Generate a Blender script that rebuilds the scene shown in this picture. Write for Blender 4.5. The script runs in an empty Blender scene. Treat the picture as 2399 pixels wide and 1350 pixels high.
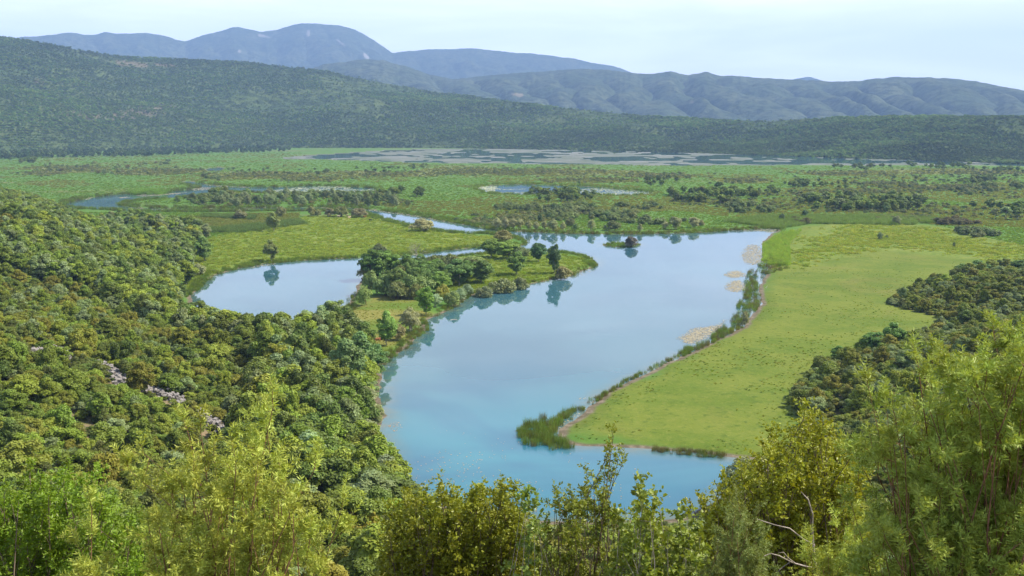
import bpy, math, random
import numpy as np

rng = np.random.default_rng(11)
random.seed(11)
SC = bpy.context.scene
COL = SC.collection
R = math.radians

# ------------------------------------------------------------------ camera geometry
PW, PH = 2399.0, 1350.0          # the photograph's pixels
F = 2332.0                       # focal length in those pixels
HZ = 290.0                       # row of the true horizon
CZ = 60.0                        # eye height above the water
PITCH = math.atan((PH / 2 - HZ) / F)
CP, SP = math.cos(PITCH), math.sin(PITCH)


def ray(px, py):
    px = np.asarray(px, float); py = np.asarray(py, float)
    cx = (px - PW / 2) / F
    cy = -(py - PH / 2) / F
    d = np.stack([cx, CP + SP * cy, -SP + CP * cy], -1)
    return d


def gp(px, py, z=0.0):
    """where the sight line through a pixel meets the level z"""
    d = ray(px, py)
    t = (z - CZ) / np.minimum(d[..., 2], -1e-4)
    return np.stack([d[..., 0] * t, d[..., 1] * t], -1)


def proj(x, y, z):
    x = np.asarray(x, float); y = np.asarray(y, float); z = np.asarray(z, float) - CZ
    dep = y * CP - z * SP
    up = y * SP + z * CP
    dep = np.where(np.abs(dep) < 1e-6, 1e-6, dep)
    return PW / 2 + F * x / dep, PH / 2 - F * up / dep, dep


def wp(px, py, dist):
    """point on the sight line through a pixel at horizontal distance dist ahead"""
    d = ray(px, py)
    t = dist / d[..., 1]
    return np.array([d[0] * t, dist, CZ + d[2] * t])


# ------------------------------------------------------------------ noise
def _hash(ix, iy, seed):
    h = (ix.astype(np.int64) * 374761393 + iy.astype(np.int64) * 668265263 + seed * 974711) & 0x7FFFFFFF
    h = ((h ^ (h >> 13)) * 1274126177) & 0x7FFFFFFF
    h = (h ^ (h >> 16)) & 0xFFFFF
    return h / float(0xFFFFF)


def vnoise(x, y, seed=0):
    ix = np.floor(x); iy = np.floor(y)
    fx = x - ix; fy = y - iy
    fx = fx * fx * (3 - 2 * fx); fy = fy * fy * (3 - 2 * fy)
    a = _hash(ix, iy, seed); b = _hash(ix + 1, iy, seed)
    c = _hash(ix, iy + 1, seed); d = _hash(ix + 1, iy + 1, seed)
    return (a + (b - a) * fx) * (1 - fy) + (c + (d - c) * fx) * fy


def fbm(x, y, octv=4, seed=0):
    s = 0.0; a = 0.5; n = 0.0
    for k in range(octv):
        s = s + a * vnoise(x * 2 ** k + 17.3 * k, y * 2 ** k - 9.1 * k, seed + k)
        n += a; a *= 0.5
    return s / n


def sstep(a, b, x):
    t = np.clip((x - a) / (b - a), 0, 1)
    return t * t * (3 - 2 * t)


def sdist(P, poly):
    """signed distance to a closed polygon, negative inside"""
    P = np.asarray(P, float)
    x, y = P[:, 0], P[:, 1]
    best = np.full(len(x), 1e18)
    inside = np.zeros(len(x), bool)
    n = len(poly)
    for i in range(n):
        ax, ay = poly[i]; bx, by = poly[(i + 1) % n]
        ex, ey = bx - ax, by - ay
        L = ex * ex + ey * ey
        if L < 1e-12:
            continue
        wx = x - ax; wy = y - ay
        t = np.clip((wx * ex + wy * ey) / L, 0, 1)
        d = (wx - ex * t) ** 2 + (wy - ey * t) ** 2
        np.minimum(best, d, out=best)
        c = (ay > y) != (by > y)
        if ey != 0:
            inside ^= c & (x < ex * (y - ay) / ey + ax)
    s = np.sqrt(best)
    return np.where(inside, -s, s)


def smooth_poly(p, it=1):
    p = np.asarray(p, float)
    for _ in range(it):
        q = np.roll(p, -1, 0)
        p = np.stack([0.75 * p + 0.25 * q, 0.25 * p + 0.75 * q], 1).reshape(-1, 2)
    return p


def pxpoly(pts, it=1):
    a = np.asarray(pts, float)
    return smooth_poly(gp(a[:, 0], a[:, 1]), it)


def inside_px(px, py, poly):
    return sdist(np.stack([px, py], -1), np.asarray(poly, float)) < 0


# ------------------------------------------------------------------ the map (traced on the photograph, laid on the water level)
LAKE = [(1838, 534), (1798, 556), (1788, 572), (1791, 592), (1800, 615), (1806, 642), (1789, 661), (1784, 680), (1790, 696), (1784, 721),
        (1764, 742), (1749, 765), (1726, 777), (1683, 798), (1643, 819), (1591, 841), (1554, 858), (1489, 891), (1407, 931),
        (1397, 957), (1348, 991), (1312, 1018), (1325, 1034), (1355, 1040), (1430, 1044), (1504, 1050), (1596, 1057), (1685, 1063),
        (1767, 1075), (1815, 1085), (1790, 1120), (1700, 1175), (1600, 1216), (1500, 1228), (1380, 1228), (1240, 1222), (1160, 1212),
        (1050, 1190), (945, 1172), (905, 1130), (888, 1060), (884, 1010), (895, 985), (888, 945), (882, 905), (889, 865), (911, 836), (935, 821),
        (977, 787), (991, 768), (993, 751), (1021, 738), (1060, 721), (1089, 699), (1116, 687), (1165, 676), (1217, 671), (1242, 665),
        (1286, 656), (1335, 647), (1358, 636), (1392, 627), (1396, 614), (1374, 601), (1330, 592), (1242, 587), (1205, 587),
        (1130, 594), (1050, 603), (1000, 608), (940, 612), (870, 625), (845, 660), (835, 700), (800, 741), (760, 765), (700, 800), (620, 812), (550, 800), (490, 765), (455, 728),
        (440, 697), (470, 668), (500, 645), (560, 628), (640, 615), (760, 608), (850, 604), (930, 602), (999, 594), (1050, 587), (1128, 579),
        (1205, 578), (1228, 573), (1233, 566), (1207, 556), (1157, 547), (1100, 548), (1033, 542), (960, 528), (910, 516), (863, 499),
        (796, 496), (712, 495), (587, 495), (483, 497), (396, 496), (344, 497), (271, 492), (198, 490), (150, 486), (143, 479), (167, 474),
        (208, 464), (267, 457), (296, 455), (350, 452), (400, 449), (450, 444), (470, 438), (440, 433), (424, 427), (440, 424), (473, 430), (525, 437), (608, 439),
        (671, 439), (754, 436), (879, 441), (885, 447), (879, 452), (754, 452), (650, 453), (560, 451), (517, 450), (462, 460), (390, 465),
        (333, 468), (281, 475), (278, 480), (302, 486), (354, 489), (442, 491), (494, 490), (577, 488), (650, 487), (754, 487), (853, 489),
        (960, 502), (1067, 522), (1117, 532), (1160, 540), (1250, 545), (1350, 548), (1450, 550), (1550, 548), (1650, 545), (1700, 541),
        (1780, 537)]
POND = [(1105, 441), (1160, 434), (1230, 432), (1300, 435), (1400, 439), (1470, 446), (1540, 452), (1480, 460), (1380, 455), (1300, 452), (1200, 457), (1150, 453)]
FARLAKE = [(640, 374), (700, 366), (800, 360), (900, 353), (1000, 350), (1200, 349), (1400, 350), (1600, 354), (1800, 360), (2000, 368),
           (2200, 376), (2399, 384), (2700, 394), (2700, 399), (2399, 390), (2200, 387), (2000, 388), (1800, 387), (1600, 389), (1400, 386), (1200, 384),
           (1000, 382), (900, 379), (800, 374)]
CREEK = [(480, 397), (510, 392), (528, 394), (520, 399), (490, 402)]
ISLET = [(1411, 575), (1430, 569), (1470, 568), (1495, 570), (1500, 574), (1480, 578), (1440, 579)]
REEDISLET = [(296, 449), (330, 445), (370, 446), (398, 450), (385, 455), (330, 457), (300, 456)]
HILL = [(-900, 430), (-60, 452), (60, 478), (150, 512), (250, 555), (360, 585), (425, 620), (425, 660), (415, 700), (440, 740), (490, 782), (560, 815), (630, 825), (720, 812),
        (790, 775), (830, 790), (868, 838), (872, 870), (868, 905), (872, 950), (872, 1000), (874, 1060), (892, 1135), (940, 1180),
        (1050, 1200), (1160, 1224), (1240, 1238), (1380, 1246), (1500, 1246), (1610, 1232), (1715, 1188), (1810, 1126), (1835, 1085), (1878, 1020), (1838, 955), (1855, 915),
        (1970, 838), (2060, 815), (2150, 790), (2250, 772), (2220, 755), (2150, 738), (2072, 715), (2110, 690), (2200, 662), (2260, 648), (2399, 630), (2700, 600)]

W_LAKE = pxpoly(LAKE); W_POND = pxpoly(POND); W_FAR = pxpoly(FARLAKE); W_CREEK = pxpoly(CREEK)
W_ISLET = pxpoly(ISLET); W_RI = pxpoly(REEDISLET)
_h = pxpoly(HILL, 0)
W_HILL = np.concatenate([_h, np.array([[900, 420], [1100, 100], [900, -500], [-900, -500], [-1500, 300]])])


def sd_water(P):
    s = np.minimum.reduce([sdist(P, W_LAKE), sdist(P, W_POND), sdist(P, W_FAR), sdist(P, W_CREEK)])
    s = np.maximum(s, -sdist(P, W_ISLET)); s = np.maximum(s, -sdist(P, W_RI))
    x, y = P[:, 0], P[:, 1]
    s = s + (fbm(x * 0.16, y * 0.16, 3, 5) - 0.5) * 2.6 + (fbm(x * 0.04, y * 0.04, 2, 9) - 0.5) * np.clip((y - 350) / 150, 0, 4)
    return s


def terrain(P, full=False):
    """height of the ground at world points (n,2)"""
    P = np.asarray(P, float)
    out_z = np.empty(len(P)); out_w = np.empty(len(P)); out_h = np.empty(len(P))
    for a in range(0, len(P), 30000):
        Q = P[a:a + 30000]
        x, y = Q[:, 0], Q[:, 1]
        sw = sd_water(Q)
        sh = sdist(Q, W_HILL)
        inl = np.maximum(0, -sh)
        r = np.hypot(x, y)
        slope = np.where(x < 0, 0.39 - 0.09 * sstep(20, 90, -x), 0.39 - 0.05 * sstep(20, 80, x))
        slope = np.where(x > 0, slope - 0.17 * sstep(190, 290, y) * sstep(30, 90, x), slope)
        slope = np.where(x < 0, slope - 0.08 * sstep(320, 650, y), slope)
        hz = slope * inl * inl / (inl + 5) + (fbm(x * 0.03, y * 0.03, 3, 21) - 0.5) * 5.0 * np.clip(inl / 25, 0, 1) * sstep(15, 60, r)
        hz = np.where(hz > 62, 62 + (hz - 62) * 0.3, hz)
        land = 0.02 + 0.5 * sstep(-0.3, 5, sw) + (fbm(x * 0.11, y * 0.11, 3, 3) - 0.5) * 0.35 * sstep(1, 8, sw)
        z = np.where(sw > -0.3, land, 0.02 - 1.6 * sstep(0.3, 7, -sw))
        # the shallow far lake: flats just above and below the water
        fl = sdist(Q, W_FAR) < 1
        if fl.any():
            n = fbm(x * 0.012, y * 0.010, 5, 33) * 0.7 + fbm(x * 0.05, y * 0.04, 2, 37) * 0.3
            z = np.where(fl & (sw < 0), -0.22 + 0.60 * sstep(0.43, 0.56, n), z)
        z = z + hz
        out_z[a:a + 30000] = z; out_w[a:a + 30000] = sw; out_h[a:a + 30000] = sh
    if full:
        return out_z, out_w, out_h
    return out_z


Z0 = float(terrain(np.array([[0.0, 0.0]]))[0])

# ------------------------------------------------------------------ helpers: meshes, objects, tags
def mesh_np(name, V, Fq, mats, attrs=None, smooth=False, matidx=None):
    V = np.asarray(V, np.float32); Fq = np.asarray(Fq, np.int32)
    me = bpy.data.meshes.new(name)
    me.vertices.add(len(V)); me.vertices.foreach_set('co', V.ravel())
    k = Fq.shape[1]
    me.loops.add(Fq.size); me.loops.foreach_set('vertex_index', Fq.ravel())
    me.polygons.add(len(Fq))
    me.polygons.foreach_set('loop_start', np.arange(len(Fq), dtype=np.int32) * k)
    if matidx is not None:
        me.polygons.foreach_set('material_index', np.asarray(matidx, np.int32))
    me.polygons.foreach_set('use_smooth', np.full(len(Fq), smooth))
    for m in (mats if isinstance(mats, (list, tuple)) else [mats]):
        me.materials.append(m)
    for an, (typ, dom, arr) in (attrs or {}).items():
        at = me.attributes.new(an, typ, dom)
        at.data.foreach_set('color' if typ == 'FLOAT_COLOR' else 'value', np.asarray(arr, np.float32).ravel())
    me.update(calc_edges=True)
    return me


def link(name, data, parent=None, loc=None):
    o = bpy.data.objects.new(name, data)
    COL.objects.link(o)
    if parent is not None:
        o.parent = parent
    if loc is not None:
        o.location = loc
    return o


def tag(o, label=None, cat=None, group=None, kind=None):
    if label: o['label'] = label
    if cat: o['category'] = cat
    if group: o['group'] = group
    if kind: o['kind'] = kind
    return o


# ------------------------------------------------------------------ materials
def new_mat(name):
    m = bpy.data.materials.new(name)
    m.use_nodes = True
    nt = m.node_tree
    nt.nodes.clear()
    out = nt.nodes.new('ShaderNodeOutputMaterial')
    return m, nt, out


def node(nt, typ, **kw):
    n = nt.nodes.new(typ)
    for k, v in kw.items():
        if k.startswith('i_'):
            n.inputs[k[2:].replace('_', ' ')].default_value = v
        else:
            setattr(n, k, v)
    return n


def mixc(nt, a, b, fac, mode='MIX'):
    n = nt.nodes.new('ShaderNodeMix'); n.data_type = 'RGBA'; n.blend_type = mode
    for s, v in ((n.inputs[6], a), (n.inputs[7], b), (n.inputs[0], fac)):
        if hasattr(v, 'is_linked') or hasattr(v, 'links'):
            nt.links.new(v, s)
        elif isinstance(v, (int, float)):
            s.default_value = v
        else:
            s.default_value = (*v, 1) if len(v) == 3 else v
    return n.outputs[2]


def math_(nt, op, a, b=None, c=None, clamp=False):
    n = nt.nodes.new('ShaderNodeMath'); n.operation = op; n.use_clamp = clamp
    for s, v in zip(n.inputs, (a, b, c)):
        if v is None: continue
        if isinstance(v, (int, float)): s.default_value = v
        else: nt.links.new(v, s)
    return n.outputs[0]


def ramp(nt, fac, lo, hi):
    n = nt.nodes.new('ShaderNodeMapRange'); n.clamp = True; n.interpolation_type = 'SMOOTHSTEP'
    nt.links.new(fac, n.inputs[0])
    n.inputs[1].default_value = lo; n.inputs[2].default_value = hi
    return n.outputs[0]


def noise(nt, vec, scale, detail=3, rough=0.55, dist=0.0):
    n = nt.nodes.new('ShaderNodeTexNoise')
    n.inputs['Scale'].default_value = scale; n.inputs['Detail'].default_value = detail
    n.inputs['Roughness'].default_value = rough; n.inputs['Distortion'].default_value = dist
    if vec is not None: nt.links.new(vec, n.inputs['Vector'])
    return n.outputs['Fac']


def foliage_mat(name, transl=0.3, rough=0.55, spec=0.25, vary=0.5, warm=(1.25, 1.1, 0.6), cool=(0.86, 0.98, 0.8)):
    """leaves: the colour comes from the plant's own tint, varied leaf by leaf"""
    m, nt, out = new_mat(name)
    tint = node(nt, 'ShaderNodeAttribute', attribute_type='INSTANCER', attribute_name='tint')
    lf = node(nt, 'ShaderNodeAttribute', attribute_type='GEOMETRY', attribute_name='lf')
    oi = node(nt, 'ShaderNodeObjectInfo')
    v = math_(nt, 'MULTIPLY_ADD', lf.outputs['Fac'], vary * 1.3, 1 - vary * 0.65)
    rv = math_(nt, 'MULTIPLY_ADD', oi.outputs['Random'], 0.24, 0.88)
    v = math_(nt, 'MULTIPLY', v, rv)
    hue = mixc(nt, warm, cool, lf.outputs['Fac'])
    c = mixc(nt, tint.outputs['Color'], hue, 0.55, 'MULTIPLY')
    vm = node(nt, 'ShaderNodeVectorMath', operation='SCALE')
    nt.links.new(c, vm.inputs[0]); nt.links.new(v, vm.inputs['Scale'])
    p = node(nt, 'ShaderNodeBsdfPrincipled', i_Roughness=rough)
    p.inputs['Specular IOR Level'].default_value = spec
    nt.links.new(vm.outputs[0], p.inputs['Base Color'])
    t = node(nt, 'ShaderNodeBsdfTranslucent')
    tc = mixc(nt, vm.outputs[0], (1.5, 1.35, 0.55), 1.0, 'MULTIPLY')
    nt.links.new(tc, t.inputs['Color'])
    mx = node(nt, 'ShaderNodeMixShader'); mx.inputs[0].default_value = transl
    nt.links.new(p.outputs[0], mx.inputs[1]); nt.links.new(t.outputs[0], mx.inputs[2])
    nt.links.new(mx.outputs[0], out.inputs['Surface'])
    return m


def plain_mat(name, col, rough=0.8, var=0.4, scale=3.0, spec=0.2):
    m, nt, out = new_mat(name)
    tc = node(nt, 'ShaderNodeTexCoord')
    f = noise(nt, tc.outputs['Object'], scale, 4)
    c = mixc(nt, tuple(x * (1 - var) for x in col), tuple(min(1, x * (1 + var)) for x in col), ramp(nt, f, 0.3, 0.7))
    p = node(nt, 'ShaderNodeBsdfPrincipled', i_Roughness=rough)
    p.inputs['Specular IOR Level'].default_value = spec
    nt.links.new(c, p.inputs['Base Color'])
    nt.links.new(p.outputs[0], out.inputs['Surface'])
    return m


M_LEAF = foliage_mat('leaf', 0.24, warm=(1.16, 1.1, 0.6))
M_WILLOW = foliage_mat('willow_leaf', 0.22, warm=(1.1, 1.08, 0.85), cool=(0.92, 1.0, 0.95))
M_NEEDLE = foliage_mat('needle', 0.24, rough=0.5, vary=0.6, warm=(1.3, 1.12, 0.6), cool=(0.7, 0.98, 0.95))
M_GLOSSY = foliage_mat('glossy_leaf', 0.28, rough=0.42, spec=0.32, vary=0.5, warm=(1.35, 1.12, 0.5))
M_GRASS = foliage_mat('grass_blade', 0.45, rough=0.6, vary=0.45)
M_BARK = plain_mat('bark', (0.16, 0.12, 0.09), 0.9, 0.5, 6)
M_BARKG = plain_mat('grey_bark', (0.34, 0.30, 0.27), 0.9, 0.35, 8)
M_BARKR = plain_mat('red_bark', (0.20, 0.105, 0.065), 0.85, 0.45, 9)
M_STONE = plain_mat('stone', (0.27, 0.25, 0.24), 0.9, 0.4, 1.6)
M_LILY = plain_mat('lily_leaf', (0.33, 0.29, 0.19), 0.6, 0.30, 0.8)
M_LILYG = plain_mat('lily_green', (0.33, 0.36, 0.22), 0.6, 0.35, 0.3)


# ------------------------------------------------------------------ leaf clouds and tubes
def unit(v):
    return v / np.maximum(np.linalg.norm(v, axis=-1, keepdims=True), 1e-9)


def rand_dirs(g, n):
    return unit(g.normal(size=(n, 3)))


def cards(g, C, N, S, aspect=0.6, kite=False, axis=None, fold=0.0):
    """one quad per leaf at C with normal N and size S; axis: the leaf's long direction"""
    n = len(C)
    if axis is None:
        a = rand_dirs(g, n)
        u = unit(np.cross(N, a))
    else:
        u = unit(axis - N * np.sum(axis * N, -1, keepdims=True))
    v = np.cross(N, u)
    S = np.broadcast_to(np.asarray(S, float), (n,))[:, None]
    if kite:
        V = np.stack([C, C + u * S * 0.45 + v * S * aspect * 0.5 + N * S * fold, C + u * S, C + u * S * 0.45 - v * S * aspect * 0.5 + N * S * fold], 1)
    else:
        j = lambda: g.uniform(0.7, 1.15, (n, 1))
        V = np.stack([C - u * S * .5 * j() - v * S * aspect * .5 * j(), C + u * S * .5 * j() - v * S * aspect * .5 * j(),
                      C + u * S * .5 * j() + v * S * aspect * .5 * j(), C - u * S * .5 * j() + v * S * aspect * .5 * j()], 1)
    return V.reshape(-1, 3), np.arange(n * 4).reshape(n, 4)


def tube(pts, rad, sides=6):
    pts = np.asarray(pts, float); rad = np.asarray(rad, float)
    n = len(pts)
    d = np.gradient(pts, axis=0); d = unit(d)
    ref = np.array([0.0, 1.0, 0.0]) if abs(d[0][1]) < 0.8 else np.array([1.0, 0, 0])
    a = unit(np.cross(d, ref)); b = np.cross(d, a)
    th = np.linspace(0, 2 * math.pi, sides, endpoint=False)
    V = pts[:, None] + rad[:, None, None] * (a[:, None] * np.cos(th)[None, :, None] + b[:, None] * np.sin(th)[None, :, None])
    V = V.reshape(-1, 3)
    i = np.arange(n - 1)[:, None] * sides; j = np.arange(sides)[None]; j2 = (j + 1) % sides
    Fq = np.stack([i + j, i + j2, i + sides + j2, i + sides + j], -1).reshape(-1, 4)
    return V, Fq


def join(parts):
    Vs, Fs, o = [], [], 0
    for V, Fq in parts:
        Vs.append(V); Fs.append(Fq + o); o += len(V)
    return np.concatenate(Vs), np.concatenate(Fs)


def crown(seed, h, w, base, nl, n, leaf, shape='round', aspect=0.7, lobe=0.34, up=0.35, droop=0.0):
    """leaf cards spread over overlapping lobes; returns V, F, per-vertex lf"""
    g = np.random.default_rng(seed)
    L = []
    while len(L) < nl:
        p = g.uniform(-1, 1, 3)
        if (p ** 2).sum() > 1: continue
        zz = (p[2] + 1) / 2
        if shape == 'cone': k = max(0.06, (1 - zz) ** 0.85)
        elif shape == 'tall': k = 0.55 + 0.45 * math.sin(math.pi * min(1, zz * 0.95 + 0.05))
        elif shape == 'dome': k = math.sqrt(max(0.05, 1 - zz ** 2.2))
        else: k = 1.0
        rr = math.hypot(p[0], p[1])
        if g.random() > 0.35 + 0.65 * max(rr, abs(p[2])): continue
        lr = lobe * g.uniform(0.55, 1.15)
        if shape == 'cone': lr *= (0.35 + 0.75 * (1 - zz))
        L.append([p[0] * k * w / 2 * 0.78, p[1] * k * w / 2 * 0.78, base + (h - base) * (0.08 + 0.80 * zz), lr * w / 2])
    L = np.array(L)
    tone = g.uniform(0, 1, nl)
    pr = L[:, 3] ** 2; pr /= pr.sum()
    m = int(n * 1.8)
    li = g.choice(nl, m, p=pr)
    D = rand_dirs(g, m)
    D[:, 2] = np.where(D[:, 2] < -0.35, -D[:, 2], D[:, 2])
    sq = np.array([1, 1, 0.85])
    rad = g.uniform(0.55, 1.08, m) ** 0.7 * np.where(g.random(m) < .16, g.uniform(1.0, 1.38, m), 1.0)
    C = L[li, :3] + D * sq * (L[li, 3] * rad)[:, None]
    keep = np.ones(m, bool)
    for q in range(nl):
        dd = np.linalg.norm((C - L[q, :3]) / sq, axis=1)
        keep &= ~((dd < L[q, 3] * 0.6) & (li != q))
    keep &= C[:, 2] > 0.02 * h
    C = C[keep][:n]; D = D[keep][:n]; li = li[keep][:n]
    k = len(C)
    N = unit(D * 0.75 + g.normal(size=(k, 3)) * 0.45 + np.array([0, 0, up]))
    S = leaf * g.uniform(0.6, 1.35, k)
    V, Fq = cards(g, C, N, S, aspect)
    lf = np.clip(tone[li] * 0.55 + g.uniform(0, 1, k) * 0.45, 0, 1)
    return V, Fq, np.repeat(lf, 4), L


def limbs(seed, L, h, base, r0, nst=1, spread=0.15, sides=5):
    g = np.random.default_rng(seed)
    parts = []
    order = g.permutation(len(L))[:9]
    for s in range(nst):
        a = g.uniform(0, 6.28)
        foot = np.array([math.cos(a), math.sin(a), 0]) * spread * (s > 0 or nst > 1)
        top = np.array([g.normal() * 0.05 * h, g.normal() * 0.05 * h, base + (h - base) * 0.55])
        mid = (foot + top) / 2 + g.normal(size=3) * 0.03 * h
        parts.append(tube([foot + [0, 0, -0.3], foot, mid, top], [r0 * 1.25, r0 * 1.05, r0 * 0.7, r0 * 0.35], sides))
        for q in order[s::nst]:
            t = g.uniform(0.25, 0.7)
            st = foot * (1 - t) + mid * t if t < 0.5 else mid * (1 - t) + top * t
            en = L[q, :3]
            m1 = (st + en) / 2 + np.array([0, 0, -0.04 * h]) + g.normal(size=3) * 0.03 * h
            parts.append(tube([st, m1, en], [r0 * 0.45, r0 * 0.3, r0 * 0.08], 4))
    return join(parts)


class Proto:
    """one plant shape: a crown mesh, a trunk mesh and, for far copies, both in one"""
    def __init__(s, kind, seed, h, w, base, nl, n, leaf, mat, bark, shape='round', r0=0.14, nst=1, **kw):
        V, Fq, lf, L = crown(seed, h, w, base, nl, n, leaf, shape, **kw)
        s.h, s.w = h, w
        at = {'lf': ('FLOAT', 'POINT', lf)}
        s.crown = mesh_np(kind + '_crown', V, Fq, mat, at)
        TV, TF = limbs(seed + 1, L, h, base, r0, nst, spread=0.08 * w)
        s.trunk = mesh_np(kind + '_trunk', TV, TF, bark, smooth=True)
        AV, AF = join([(V, Fq), (TV, TF)])
        s.whole = mesh_np(kind, AV, AF, [mat, bark], {'lf': ('FLOAT', 'POINT', np.concatenate([lf, np.zeros(len(TV))]))},
                          matidx=np.concatenate([np.zeros(len(Fq)), np.ones(len(TF))]))


PR = {
    'shrub': [Proto('shrub', 100 + i, 4.0, 4.8, 0.3, 44, 6500, 0.20, M_LEAF, M_BARK, shape='dome' if i % 2 else 'round', nst=4, r0=0.07, lobe=0.29) for i in range(5)],
    'shrub_far': [Proto('shrub', 140 + i, 4.0, 4.8, 0.2, 18, 1100, 0.46, M_LEAF, M_BARK, shape='dome', nst=3, r0=0.07, lobe=0.38) for i in range(5)],
    'juniper': [Proto('juniper', 160 + i, 4.6, 3.2, 0.2, 36, 5200, 0.2, M_NEEDLE, M_BARKR, shape='cone' if i % 2 else 'tall', nst=2, r0=0.07, aspect=0.4, up=0.5, lobe=0.34) for i in range(4)],
    'tree': [Proto('tree', 200 + i, 10.0, 7.5, 0.5, 52, 8500, 0.34, M_LEAF, M_BARKG, shape='round' if i % 2 else 'tall', r0=0.17, lobe=0.29) for i in range(5)],
    'tree_far': [Proto('tree', 240 + i, 9.0, 6.5, 0.9, 20, 1500, 0.6, M_LEAF, M_BARKG, shape='tall', r0=0.17, lobe=0.36) for i in range(4)],
    'willow': [Proto('willow', 300 + i, 7.0, 6.5, 0.2, 46, 6500, 0.27, M_WILLOW, M_BARKG, shape='dome', nst=4, r0=0.1, aspect=0.42, lobe=0.28) for i in range(4)],
    'bush': [Proto('bush', 330 + i, 3.2, 4.6, 0.05, 22, 2600, 0.3, M_WILLOW, M_BARK, shape='dome', nst=4, r0=0.05, aspect=0.5, lobe=0.38) for i in range(4)],
}
PARTNAMES = {'shrub': 'stem', 'juniper': 'stem', 'tree': 'trunk', 'willow': 'trunk', 'bush': 'stem'}


def T(c, g=None, dv=0.12, dh=0.06):
    """a plant's own colour, varied a little"""
    g = g or rng
    c = np.array(c, float) * (1 + g.uniform(-dv, dv)) * (1 + g.uniform(-dh, dh, 3))
    return [float(c[0]), float(c[1]), float(c[2]), 1.0]


def plant(name, kind, x, y, z, h, w, tint, label, cat, group=None, parts=True, rot=None, var=None):
    pr = PR[kind][(int(rng.integers(len(PR[kind]))) if var is None else var) % len(PR[kind])]
    rot = rng.uniform(0, 6.28) if rot is None else rot
    sc = (w / pr.w, w / pr.w * rng.uniform(0.9, 1.1), h / pr.h)
    if parts:
        o = link(name, None, loc=(x, y, z)); o.empty_display_size = 0.5
        c = link('crown', pr.crown, o); c['tint'] = tint
        t = link(PARTNAMES[kind.split('_')[0]], pr.trunk, o)
    else:
        o = link(name, pr.whole, loc=(x, y, z)); o['tint'] = tint
    o.rotation_euler = (0, 0, rot); o.scale = sc
    tag(o, label, cat, group)
    return o


# ------------------------------------------------------------------ instanced stuff (what nobody could count)
def stuff(name, P, scl, idx, tint, protos, label, rot=None, tilt=0.0):
    P = np.asarray(P, np.float32); n = len(P)
    me = bpy.data.meshes.new(name)
    me.vertices.add(n); me.vertices.foreach_set('co', P.ravel())
    def at(an, typ, arr):
        a = me.attributes.new(an, typ, 'POINT')
        a.data.foreach_set({'FLOAT_COLOR': 'color', 'FLOAT_VECTOR': 'vector'}.get(typ, 'value'), np.ascontiguousarray(arr).ravel())
    scl = np.asarray(scl, np.float32)
    if scl.ndim == 1: scl = np.stack([scl] * 3, -1)
    at('scl', 'FLOAT_VECTOR', scl.astype(np.float32))
    ro = np.zeros((n, 3), np.float32); ro[:, 2] = rng.uniform(0, 6.28, n) if rot is None else rot
    if tilt: ro[:, :2] = rng.normal(0, tilt, (n, 2))
    at('ro', 'FLOAT_VECTOR', ro)
    at('idx', 'INT', np.asarray(idx, np.int32))
    tint = np.asarray(tint, np.float32)
    if tint.shape[1] == 3: tint = np.concatenate([tint, np.ones((n, 1), np.float32)], 1)
    at('tint', 'FLOAT_COLOR', tint.astype(np.float32))
    o = link(name, me)
    tag(o, label, kind='stuff')
    ng = bpy.data.node_groups.new(name, 'GeometryNodeTree')
    ng.interface.new_socket('Geometry', in_out='INPUT', socket_type='NodeSocketGeometry')
    ng.interface.new_socket('Geometry', in_out='OUTPUT', socket_type='NodeSocketGeometry')
    gi = ng.nodes.new('NodeGroupInput'); go = ng.nodes.new('NodeGroupOutput')
    ip = ng.nodes.new('GeometryNodeInstanceOnPoints')
    jn = ng.nodes.new('GeometryNodeJoinGeometry')
    for ob in protos:
        oi = ng.nodes.new('GeometryNodeObjectInfo'); oi.transform_space = 'ORIGINAL'
        oi.inputs['Object'].default_value = ob; oi.inputs['As Instance'].default_value = True
        ng.links.new(oi.outputs['Geometry'], jn.inputs[0])
    def na(nm, typ):
        q = ng.nodes.new('GeometryNodeInputNamedAttribute'); q.data_type = typ; q.inputs['Name'].default_value = nm
        return q.outputs['Attribute']
    ng.links.new(gi.outputs[0], ip.inputs['Points'])
    ng.links.new(jn.outputs[0], ip.inputs['Instance'])
    ip.inputs['Pick Instance'].default_value = True
    ng.links.new(na('idx', 'INT'), ip.inputs['Instance Index'])
    e2r = ng.nodes.new('FunctionNodeEulerToRotation')
    ng.links.new(na('ro', 'FLOAT_VECTOR'), e2r.inputs[0]); ng.links.new(e2r.outputs[0], ip.inputs['Rotation'])
    ng.links.new(na('scl', 'FLOAT_VECTOR'), ip.inputs['Scale'])
    ng.links.new(ip.outputs[0], go.inputs[0])
    md = o.modifiers.new('scatter', 'NODES'); md.node_group = ng
    return o


def tints(cols, n, g=None, dv=0.16, dh=0.06):
    g = g or rng
    c = np.asarray(cols, float)[g.integers(len(cols), size=n)]
    return c * (1 + g.uniform(-dv, dv, (n, 1))) * (1 + g.uniform(-dh, dh, (n, 3)))

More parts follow.
